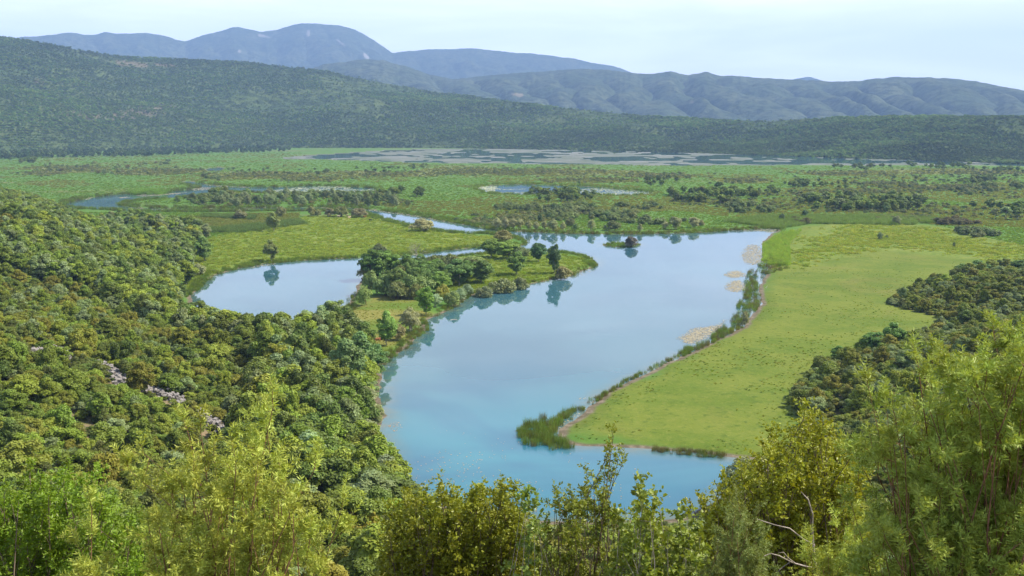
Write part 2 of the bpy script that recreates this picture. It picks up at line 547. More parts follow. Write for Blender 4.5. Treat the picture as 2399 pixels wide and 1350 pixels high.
# ================================================================== THE SETTING
MEADOW_R = [(1838, 548), (1900, 526), (2100, 523), (2230, 536), (2300, 560), (2480, 585), (2480, 640), (2300, 642), (2125, 702), (2300, 766), (2015, 832),
            (1890, 950), (1930, 1012), (1850, 1098), (1600, 1062), (1300, 1022), (1400, 930), (1650, 815), (1752, 745), (1800, 650), (1785, 580)]
TUSS_R = [(1850, 560), (1905, 526), (2100, 523), (2230, 536), (2300, 560), (2480, 585), (2480, 618), (2250, 612), (2080, 590), (1990, 600), (1900, 640), (1835, 628), (1830, 590)]
MEADOW_L = [(430, 690), (445, 600), (490, 560), (560, 538), (600, 540), (640, 528), (700, 508), (860, 506), (960, 531), (1100, 552), (1160, 556), (1205, 572), (1050, 588), (930, 600),
            (760, 607), (640, 614), (540, 628)]
PEN_T = [(1020, 612), (1130, 596), (1300, 592), (1392, 614), (1340, 645), (1240, 664), (1120, 688), (1060, 690)]
PEN_L = [(790, 752), (850, 700), (960, 690), (1030, 730), (985, 775), (900, 842), (860, 870), (830, 800)]
GOLD = [(180, 397, 110, 8), (330, 403, 105, 9), (420, 401, 80, 6), (600, 411, 110, 9), (720, 420, 80, 7), (1290, 404, 200, 9), (1110, 402, 140, 9), (1560, 413, 110, 7),
        (1740, 424, 60, 6), (2060, 431, 80, 5), (2200, 441, 150, 8), (2300, 404, 180, 7), (1230, 512, 90, 9), (1120, 524, 70, 9), (900, 409, 120, 7),
        (2120, 513, 70, 8), (1980, 407, 120, 6), (100, 407, 60, 5), (1400, 423, 140, 6), (2000, 450, 150, 6), (1330, 500, 90, 6)]

cols = np.arange(-420, 2820, 3.0)
az = np.arctan((cols - PW / 2) / F)
az = np.concatenate([np.linspace(-math.pi, az[0] - 0.03, 60), az, np.linspace(az[-1] + 0.03, math.pi, 60)])
rows = np.arange(1720, 300, -2.2)
rr = CZ * F / (rows - HZ)
rr = np.concatenate([np.geomspace(0.6, rr[0] * 0.985, 70), rr, [10000, 12500]])
AZ, RR = np.meshgrid(az, rr)
GX = (np.sin(AZ) * RR).ravel(); GY = (np.cos(AZ) * RR).ravel()
GP = np.stack([GX, GY], -1)
GZ, GW, GH = terrain(GP, True)
na_, nr_ = len(az), len(rr)
gpx, gpy, gdep = proj(GX, GY, np.zeros_like(GX))
front = (gdep > 1) & (GY > 30)


def softpx(poly, w=6.0):
    """1 inside a polygon traced in the photograph (laid on the level), soft border of w metres"""
    p = pxpoly(poly, 1)
    out = np.zeros(len(GP))
    lo = p.min(0) - 40; hi = p.max(0) + 40
    k = (GX > lo[0]) & (GX < hi[0]) & (GY > lo[1]) & (GY < hi[1])
    q = GP[k]
    s = sdist(q, p) + (fbm(q[:, 0] * 0.12, q[:, 1] * 0.12, 3, 77) - 0.5) * 10
    out[k] = 1 - sstep(-w, w * 0.5, s)
    return out


mead = softpx(MEADOW_R, 5); tuss = np.maximum(softpx(TUSS_R, 9), softpx(MEADOW_L, 5)); tuss = np.maximum(tuss, softpx(PEN_T, 5))
penl = softpx(PEN_L, 4)
gold = np.zeros(len(GP))
for (cx, cy, rx, ry) in GOLD:
    d = np.sqrt(((gpx - cx) / rx) ** 2 + ((gpy - cy) / ry) ** 2) + (fbm(GX * 0.02, GY * 0.012, 3, 5) - 0.5) * 1.3
    gold = np.maximum(gold, np.where(front, 1 - sstep(0.7, 1.1, d), 0))
mud = (1 - sstep(0.3, 1.5, GW)) * (GW < 6)
farmask = (sdist(GP, W_FAR) < 2) & (GY > 500)
hillw = sstep(0.0, 4.0, -GH)
zc = np.stack([np.maximum(mead, 0), tuss, mud, np.ones_like(mud)], -1)
zd = np.stack([gold, penl, hillw, np.ones_like(mud)], -1)
zf = farmask.astype(float)


def ground_mat():
    m, nt, out = new_mat('ground')
    L = nt.links.new
    geo = node(nt, 'ShaderNodeNewGeometry'); pos = geo.outputs['Position']
    a1 = node(nt, 'ShaderNodeAttribute', attribute_name='zc'); s1 = node(nt, 'ShaderNodeSeparateColor'); L(a1.outputs['Color'], s1.inputs[0])
    a2 = node(nt, 'ShaderNodeAttribute', attribute_name='zd'); s2 = node(nt, 'ShaderNodeSeparateColor'); L(a2.outputs['Color'], s2.inputs[0])
    a3 = node(nt, 'ShaderNodeAttribute', attribute_name='zf')
    st = node(nt, 'ShaderNodeMapping'); st.inputs['Scale'].default_value = (0.42, 1.0, 1.0); L(pos, st.inputs[0])
    big = noise(nt, st.outputs[0], 0.011, 4, 0.6); mid = noise(nt, st.outputs[0], 0.06, 4, 0.6); fine = noise(nt, pos, 0.5, 4, 0.65); tiny = noise(nt, pos, 2.2, 3, 0.6)
    # marsh
    c = mixc(nt, (0.072, 0.155, 0.026), (0.098, 0.180, 0.032), ramp(nt, mid, 0.35, 0.65))
    c = mixc(nt, c, (0.135, 0.15, 0.05), ramp(nt, big, 0.55, 0.68))
    c = mixc(nt, c, (0.05, 0.125, 0.035), math_(nt, 'MULTIPLY', ramp(nt, mid, 0.56, 0.70), 0.6))
    gd = mixc(nt, (0.160, 0.172, 0.05), (0.12, 0.155, 0.045), ramp(nt, mid, 0.42, 0.6))
    c = mixc(nt, c, gd, s2.outputs[0])
    # close-cropped pasture
    md = mixc(nt, (0.092, 0.143, 0.016), (0.138, 0.174, 0.026), ramp(nt, noise(nt, pos, 0.045, 5, 0.65), 0.36, 0.62))
    md = mixc(nt, md, (0.155, 0.135, 0.042), math_(nt, 'MULTIPLY', ramp(nt, noise(nt, pos, 0.022, 5, 0.65, 1.0), 0.50, 0.70), 0.45))
    md = mixc(nt, md, (0.062, 0.105, 0.014), math_(nt, 'MULTIPLY', ramp(nt, fine, 0.54, 0.70), 0.7))
    md = mixc(nt, md, (0.175, 0.195, 0.038), math_(nt, 'MULTIPLY', ramp(nt, tiny, 0.55, 0.75), 0.5))
    f2 = noise(nt, pos, 1.0, 5, 0.75)
    md = mixc(nt, md, (0.055, 0.085, 0.012), math_(nt, 'MULTIPLY', ramp(nt, f2, 0.54, 0.68), 0.42))
    md = mixc(nt, md, (0.19, 0.20, 0.045), math_(nt, 'MULTIPLY', ramp(nt, f2, 0.46, 0.36), 0.5))
    c = mixc(nt, c, md, s1.outputs[0])
    ts = mixc(nt, (0.090, 0.150, 0.018), (0.165, 0.205, 0.034), ramp(nt, fine, 0.38, 0.62))
    ts = mixc(nt, ts, (0.21, 0.225, 0.055), math_(nt, 'MULTIPLY', ramp(nt, mid, 0.5, 0.7), 0.5))
    c = mixc(nt, c, ts, s1.outputs[1])
    pl = mixc(nt, (0.10, 0.155, 0.022), (0.185, 0.18, 0.045), ramp(nt, mid, 0.38, 0.6))
    c = mixc(nt, c, pl, s2.outputs[1])
    # soil and litter under the scrub
    so = mixc(nt, (0.10, 0.105, 0.04), (0.23, 0.17, 0.11), ramp(nt, fine, 0.45, 0.7))
    c = mixc(nt, c, so, s2.outputs[2])
    # banks
    mu = mixc(nt, (0.105, 0.088, 0.058), (0.20, 0.165, 0.125), ramp(nt, fine, 0.4, 0.65))
    c = mixc(nt, c, mu, s1.outputs[2])
    fl = mixc(nt, (0.085, 0.115, 0.075), (0.20, 0.205, 0.20), ramp(nt, noise(nt, st.outputs[0], 0.03, 5, 0.7), 0.40, 0.62))
    c = mixc(nt, c, fl, a3.outputs['Fac'])
    p = node(nt, 'ShaderNodeBsdfPrincipled', i_Roughness=0.92)
    p.inputs['Specular IOR Level'].default_value = 0.1
    L(c, p.inputs['Base Color'])
    b = node(nt, 'ShaderNodeBump', i_Strength=0.5, i_Distance=0.25)
    L(math_(nt, 'ADD', fine, math_(nt, 'MULTIPLY', tiny, 0.4)), b.inputs['Height']); L(b.outputs[0], p.inputs['Normal'])
    L(p.outputs[0], out.inputs['Surface'])
    return m


V = np.stack([GX, GY, GZ], -1)
i = np.arange(nr_ - 1)[:, None] * na_; j = np.arange(na_ - 1)[None]
FQ = np.stack([i + j, i + j + 1, i + na_ + j + 1, i + na_ + j], -1).reshape(-1, 4)
V2 = np.concatenate([V, [[0, 0, Z0]]])
gm = mesh_np('ground', V, FQ[:, ::-1], ground_mat(), {'zc': ('FLOAT_COLOR', 'POINT', zc), 'zd': ('FLOAT_COLOR', 'POINT', zd), 'zf': ('FLOAT', 'POINT', zf)}, smooth=True)
tag(link('ground', gm), kind='structure')


def water_mat():
    m, nt, out = new_mat('water')
    L = nt.links.new
    geo = node(nt, 'ShaderNodeNewGeometry'); pos = geo.outputs['Position']
    dp = node(nt, 'ShaderNodeAttribute', attribute_name='depth')
    sep = node(nt, 'ShaderNodeSeparateXYZ'); L(pos, sep.inputs[0])
    nz = noise(nt, pos, 0.022, 3, 0.5, 0.8)
    deep = mixc(nt, (0.030, 0.094, 0.128), (0.042, 0.120, 0.152), ramp(nt, nz, 0.35, 0.65))
    # the bay below the viewpoint is floored with pale marl
    vd = node(nt, 'ShaderNodeVectorMath', operation='DISTANCE'); L(pos, vd.inputs[0]); vd.inputs[1].default_value = (-6, 150, 0)
    bay = ramp(nt, math_(nt, 'ADD', vd.outputs['Value'], math_(nt, 'MULTIPLY', nz, 40)), 135, 45)
    deep = mixc(nt, deep, mixc(nt, (0.022, 0.112, 0.185), (0.036, 0.178, 0.235), ramp(nt, nz, 0.35, 0.65)), bay)
    shal = mixc(nt, (0.06, 0.125, 0.125), (0.10, 0.125, 0.09), ramp(nt, noise(nt, pos, 0.25, 3), 0.4, 0.65))
    c = mixc(nt, shal, deep, dp.outputs['Fac'])
    p = node(nt, 'ShaderNodeBsdfPrincipled', i_Roughness=0.015, i_IOR=1.333)
    L(c, p.inputs['Base Color'])
    mp = node(nt, 'ShaderNodeMapping'); mp.inputs['Scale'].default_value = (1.0, 0.6, 1.0); L(pos, mp.inputs[0])
    h = math_(nt, 'ADD', noise(nt, mp.outputs[0], 0.9, 2, 0.5), math_(nt, 'MULTIPLY', noise(nt, mp.outputs[0], 0.16, 2), 1.6))
    ws = node(nt, 'ShaderNodeMapping'); ws.inputs['Scale'].default_value = (0.3, 1.0, 1.0); ws.inputs['Rotation'].default_value = (0, 0, 0.2); L(pos, ws.inputs[0])
    calm = ramp(nt, noise(nt, ws.outputs[0], 0.03, 4, 0.6), 0.48, 0.68)
    b = node(nt, 'ShaderNodeBump', i_Distance=0.035)
    far_ = ramp(nt, sep.outputs[1], 700, 1300)
    L(math_(nt, 'ADD', math_(nt, 'MULTIPLY_ADD', calm, 0.42, 0.05), math_(nt, 'MULTIPLY', far_, 0.5)), b.inputs['Strength'])
    L(h, b.inputs['Height']); L(b.outputs[0], p.inputs['Normal'])
    L(p.outputs[0], out.inputs['Surface'])
    return m


# the water: one level sheet over the lake, the river, the pond and the shallow far lake
wr = np.concatenate([np.geomspace(90, 3200, 240)]); wa = np.linspace(-0.62, 0.62, 260)
A2, R2 = np.meshgrid(wa, wr)
WX = (np.sin(A2) * R2).ravel(); WY = (np.cos(A2) * R2).ravel()
WS = sd_water(np.stack([WX, WY], -1))
dep = sstep(0.1, 6, -WS)
i = np.arange(len(wr) - 1)[:, None] * len(wa); j = np.arange(len(wa) - 1)[None]
FQ = np.stack([i + j + len(wa), i + j + len(wa) + 1, i + j + 1, i + j], -1).reshape(-1, 4)
keep = (WS[FQ] < 25).any(1)
wm = mesh_np('water', np.stack([WX, WY, np.zeros_like(WX)], -1), FQ[keep][:, ::-1], water_mat(), {'depth': ('FLOAT', 'POINT', dep)})
tag(link('water', wm), kind='structure')


# ------------------------------------------------------------------ hills and mountains
def hill_mat(name, base, alt, rock, rock_lo, rock_hi, sc):
    m, nt, out = new_mat(name)
    L = nt.links.new
    geo = node(nt, 'ShaderNodeNewGeometry'); pos = geo.outputs['Position']
    n1 = noise(nt, pos, sc, 6, 0.65); n2 = noise(nt, pos, sc * 6, 5, 0.7); n3 = noise(nt, pos, sc * 2.2, 6, 0.7, 0.6)
    c = mixc(nt, base, alt, ramp(nt, n1, 0.38, 0.62))
    c = mixc(nt, c, tuple(x * 0.55 for x in base), ramp(nt, n2, 0.46, 0.56))
    c = mixc(nt, c, rock, ramp(nt, n3, rock_lo, rock_hi))
    ra = node(nt, 'ShaderNodeAttribute', attribute_name='rock')
    c = mixc(nt, c, rock, ra.outputs['Fac'])
    p = node(nt, 'ShaderNodeBsdfPrincipled', i_Roughness=0.95)
    p.inputs['Specular IOR Level'].default_value = 0.05
    L(c, p.inputs['Base Color'])
    b = node(nt, 'ShaderNodeBump', i_Strength=0.8, i_Distance=0.08 / sc)
    L(n2, b.inputs['Height']); L(b.outputs[0], p.inputs['Normal'])
    L(p.outputs[0], out.inputs['Surface'])
    return m


def range_mesh(name, sky, base_r, run, mat, pw=1.0, amp=10, nsc=0.004, seed=1, spurs=None, step=3.0, nt_=90, topoff=0.0, back=0.35, rocks=()):
    """a ridge: sky is its skyline as seen from the viewpoint, base_r the distance to its foot, run its depth"""
    s = np.array(sky, float)
    px = np.arange(s[0, 0], s[-1, 0] + 1, step)
    py = np.interp(px, s[:, 0], s[:, 1])
    kk = np.ones(5) / 5
    py = np.convolve(np.pad(py, 2, 'edge'), kk, 'valid')
    py = py + (vnoise(px / 18.0, px * 0, seed) - 0.5) * 2.2 + (vnoise(px / 6.0, px * 0, seed + 1) - 0.5) * 1.0
    d = ray(px, py)
    hd = np.hypot(d[:, 0], d[:, 1])
    ux, uy = d[:, 0] / hd, d[:, 1] / hd
    r0 = np.interp(px, [b[0] for b in base_r], [b[1] for b in base_r])
    rn = np.interp(px, [b[0] for b in run], [b[1] for b in run])
    r1 = r0 + rn
    z1 = CZ + d[:, 2] / hd * r1 - topoff
    t = np.concatenate([np.linspace(0, 1, nt_), 1 + np.linspace(0.04, 1, 14) * back * 2])
    TT, PX = np.meshgrid(t, px, indexing='ij')
    RRm = r0 + rn * TT
    X = ux * RRm; Y = uy * RRm
    prof = np.where(TT <= 1, np.clip(TT, 0, 1) ** pw, 1 - ((TT - 1) / (2 * back)) ** 1.6 * 0.9)
    Z = z1 * prof
    env = np.clip(TT, 0, 1) * np.clip(1 - TT, 0, 1) * 4
    env = np.where(TT > 1, 0.0, env)
    nz = fbm(X * nsc, Y * nsc, 5, seed)
    rid = 1 - np.abs(2 * fbm(X * nsc * 0.8 + 31, Y * nsc * 0.8, 4, seed + 9) - 1)
    Z = Z + ((nz - 0.5) * 2 * amp + (rid - 0.8) * amp * 1.2) * env
    if spurs:
        k, sh, am = spurs
        ph = PX * k + (1 - np.clip(TT, 0, 1)) * -sh + (fbm(X * nsc * 0.5, Y * nsc * 0.5, 3, seed + 4) - 0.5) * 5.5
        sp = np.abs(np.sin(ph)) ** 0.8
        env2 = sstep(0.0, 0.25, TT) * sstep(1.0, 0.72, TT)
        Z = Z + (sp - 0.6) * am * env2 * (0.35 + 1.1 * fbm(PX * 0.011 + 3, PX * 0 + TT * 1.2, 2, seed + 6))
    # nothing of the slope may rise above the ridge line seen from the front
    Z = np.where(TT < 1, np.minimum(Z, CZ + (z1 - CZ) / r1 * RRm + 0.0), Z)
    Vv = np.stack([X, Y, Z - 1.0], -1).reshape(-1, 3)
    rock = np.zeros(X.size)
    for (rx, ry, wx, wy, an) in rocks:
        qx, qy, _ = proj(X.ravel(), Y.ravel(), Z.ravel())
        c_, s_ = math.cos(an), math.sin(an)
        u = ((qx - rx) * c_ + (qy - ry) * s_) / wx; v = (-(qx - rx) * s_ + (qy - ry) * c_) / wy
        rock = np.maximum(rock, (1 - sstep(0.6, 1.1, np.sqrt(u * u + v * v) + (fbm(qx * 0.12, qy * 0.12, 3, 3) - 0.5) * 1.3)) * 0.9)
    n1, n2 = len(t), len(px)
    i = np.arange(n1 - 1)[:, None] * n2; j = np.arange(n2 - 1)[None]
    Fq = np.stack([i + j, i + j + 1, i + n2 + j + 1, i + n2 + j], -1).reshape(-1, 4)
    me = mesh_np(name, Vv, Fq, mat, {'rock': ('FLOAT', 'POINT', rock)}, smooth=True)
    tag(link(name, me), kind='structure')
    return X, Y, Z - 1.0, TT, PX


SKY_MID = [(-600, 30), (-300, 55), (0, 82), (60, 90), (150, 106), (250, 125), (330, 132), (450, 136), (560, 141), (680, 154), (760, 163), (900, 191), (1000, 208), (1150, 228),
           (1300, 248), (1500, 266), (1700, 276), (1790, 280), (1900, 272), (2050, 268), (2200, 266), (2399, 268), (2700, 262), (3000, 268)]
BASE_MID = [(-600, 1900), (0, 2300), (600, 2560), (1000, 2500), (1300, 2330), (1700, 2050), (2000, 1850), (2399, 1690), (2700, 1620), (3000, 1600)]
RUN_MID = [(-600, 1300), (0, 1300), (600, 1150), (1000, 1000), (1300, 800), (1790, 600), (2050, 600), (2399, 620), (3000, 620)]
M_HILL = hill_mat('scrub_hill', (0.060, 0.095, 0.033), (0.085, 0.115, 0.04), (0.15, 0.13, 0.085), 0.70, 0.84, 0.006)
HX, HY, HZm, HT, HP = range_mesh('hills', SKY_MID, BASE_MID, RUN_MID, M_HILL, pw=0.92, amp=34, nsc=0.0026, seed=41, topoff=5.0,
                             rocks=[(310, 150, 45, 7, 0.1), (385, 152, 40, 4, 0.1), (330, 262, 90, 14, -0.15), (200, 270, 60, 8, 0.1), (90, 190, 14, 6, 0.2)])
M_MTN = hill_mat('limestone_mountain', (0.050, 0.072, 0.034), (0.085, 0.098, 0.05), (0.28, 0.26, 0.25), 0.70, 0.86, 0.0034)
M_MTN2 = hill_mat('scrub_mountain', (0.054, 0.080, 0.042), (0.088, 0.105, 0.055), (0.20, 0.17, 0.12), 0.70, 0.84, 0.004)
SKY_FAR = [(-400, 95), (0, 92), (60, 86), (110, 82), (160, 76), (200, 81), (228, 80), (246, 74), (270, 79), (345, 77), (385, 84), (410, 93), (433, 98), (480, 82), (530, 68), (553, 63), (580, 67),
           (610, 74), (640, 71), (690, 58), (718, 54), (760, 57), (800, 61), (830, 69), (855, 81), (880, 96), (905, 115), (920, 124), (950, 121), (1000, 116), (1060, 115), (1110, 113), (1170, 120),
           (1210, 124), (1250, 125), (1300, 132), (1350, 139), (1390, 147), (1430, 153), (1470, 166), (1520, 185), (1600, 205), (1900, 215), (2500, 215)]
range_mesh('mountain_range', SKY_FAR, [(-400, 8200), (2500, 8200)], [(-400, 2300), (2500, 2300)], M_MTN, pw=0.85, amp=120, nsc=0.0016, seed=61, nt_=130, step=2.0,
           spurs=(0.047, 5.0, 26), rocks=[(857, 131, 13, 4, 0.9), (800, 101, 14, 3, 0.6), (722, 78, 4, 9, 0.2), (562, 120, 5, 6, 0.4), (615, 84, 16, 3, 0.2)])
range_mesh('distant_peak', [(1780, 215), (1860, 186), (1880, 182), (1898, 180), (1915, 184), (1935, 190), (2010, 215)], [(1780, 11200), (2010, 11200)], [(1780, 600), (2010, 600)], M_MTN, amp=10, nsc=0.001, seed=66)
SKY_NEARM = [(560, 215), (700, 170), (760, 150), (800, 146), (840, 140), (870, 138), (900, 142), (950, 155), (1000, 172), (1060, 186), (1110, 180), (1200, 172), (1300, 165), (1370, 161),
             (1420, 163), (1480, 170), (1530, 173), (1555, 170), (1570, 167), (1585, 170), (1610, 175), (1640, 170), (1655, 167), (1670, 172), (1690, 178), (1730, 178), (1760, 181), (1800, 184), (1870, 186),
             (1950, 191), (2000, 191), (2040, 186), (2090, 180), (2160, 181), (2230, 184), (2290, 191), (2340, 200), (2399, 212), (2500, 240), (2700, 262), (2900, 270)]
range_mesh('long_ridge', SKY_NEARM, [(560, 4800), (2900, 4300)], [(560, 1700), (2900, 1500)], M_MTN2, pw=0.8, amp=30, nsc=0.0042, seed=71, nt_=150, step=2.0, spurs=(0.030, 6.5, 46),
           rocks=[(1215, 222, 16, 5, 0.2), (1620, 238, 6, 3, 0.3)])
# ================================================================== PLANTS
FWD = 1.15


def ptz(x, y):
    return terrain(np.stack([np.atleast_1d(x), np.atleast_1d(y)], -1))


OLIVE = [(0.125, 0.155, 0.030), (0.145, 0.160, 0.032), (0.11, 0.145, 0.03), (0.160, 0.160, 0.036)]
BRIGHT = [(0.120, 0.185, 0.035), (0.145, 0.20, 0.04), (0.10, 0.165, 0.035)]
DARK = [(0.060, 0.105, 0.030), (0.070, 0.115, 0.034), (0.078, 0.115, 0.03)]
BROWN = [(0.108, 0.128, 0.034), (0.100, 0.118, 0.034)]
SAGE = [(0.165, 0.205, 0.105), (0.18, 0.225, 0.12), (0.15, 0.20, 0.09)]
MARSHB = [(0.088, 0.116, 0.040), (0.108, 0.132, 0.050), (0.072, 0.100, 0.036), (0.102, 0.138, 0.045)]
LEAFY = [(0.075, 0.125, 0.035), (0.09, 0.145, 0.04), (0.065, 0.11, 0.04)]


OLIVE = [(c[0] * 1.04, c[1] * 1.02, c[2] * .82) for c in OLIVE]
OLIVE = [tuple(v * 1.4 for v in c) for c in OLIVE]
BRIGHT = [(c[0] * 1.18, c[1] * 1.02, c[2] * .82) for c in BRIGHT]
BRIGHT = [tuple(v * 1.5 for v in c) for c in BRIGHT]
DARK = [(c[0] * 1.18, c[1] * 1.02, c[2] * .82) for c in DARK]
DARK = [tuple(v * 1.6 for v in c) for c in DARK]
BROWN = [tuple(v * 1.3 for v in c) for c in BROWN]
SAGE = [tuple(v * 1.4 for v in c) for c in SAGE]
MARSHB = [tuple(v * 1.85 for v in c) for c in MARSHB]
LEAFY = [(c[0] * 1.18, c[1] * 1.02, c[2] * .82) for c in LEAFY]
LEAFY = [tuple(v * 1.85 for v in c) for c in LEAFY]
# ---- single plants one can name: kind, foot (px, py), height and width in photo pixels, colour, name, label, category
def at_px(kind, px, py, hp, wpx, tint, name, label, cat, parts=True, group=None):
    g = gp(px, py, 0.45)
    x, y = float(g[0]), float(g[1])
    z = float(ptz(x, y)[0])
    if name.startswith('bank_'): hp, wpx = hp * 1.15, wpx * 1.15
    if 840 < px < 1240 and 590 < py < 760: tint = (tint[0] * 1.12, tint[1] * 1.05, tint[2] * .8) if kind == 'tree' else (tint[0] * .78, tint[1] * 1.0, tint[2] * .95); hp, wpx = hp * 1.04, wpx * 1.16
    dep = y * CP - (z - CZ) * SP
    return plant(name, kind, x, y, z - 0.05, hp / F * dep * 1.04, wpx / F * dep * 1.08, T([v * 2.1 for v in tint], dv=0.06, dh=0.03), label, cat, group, parts)


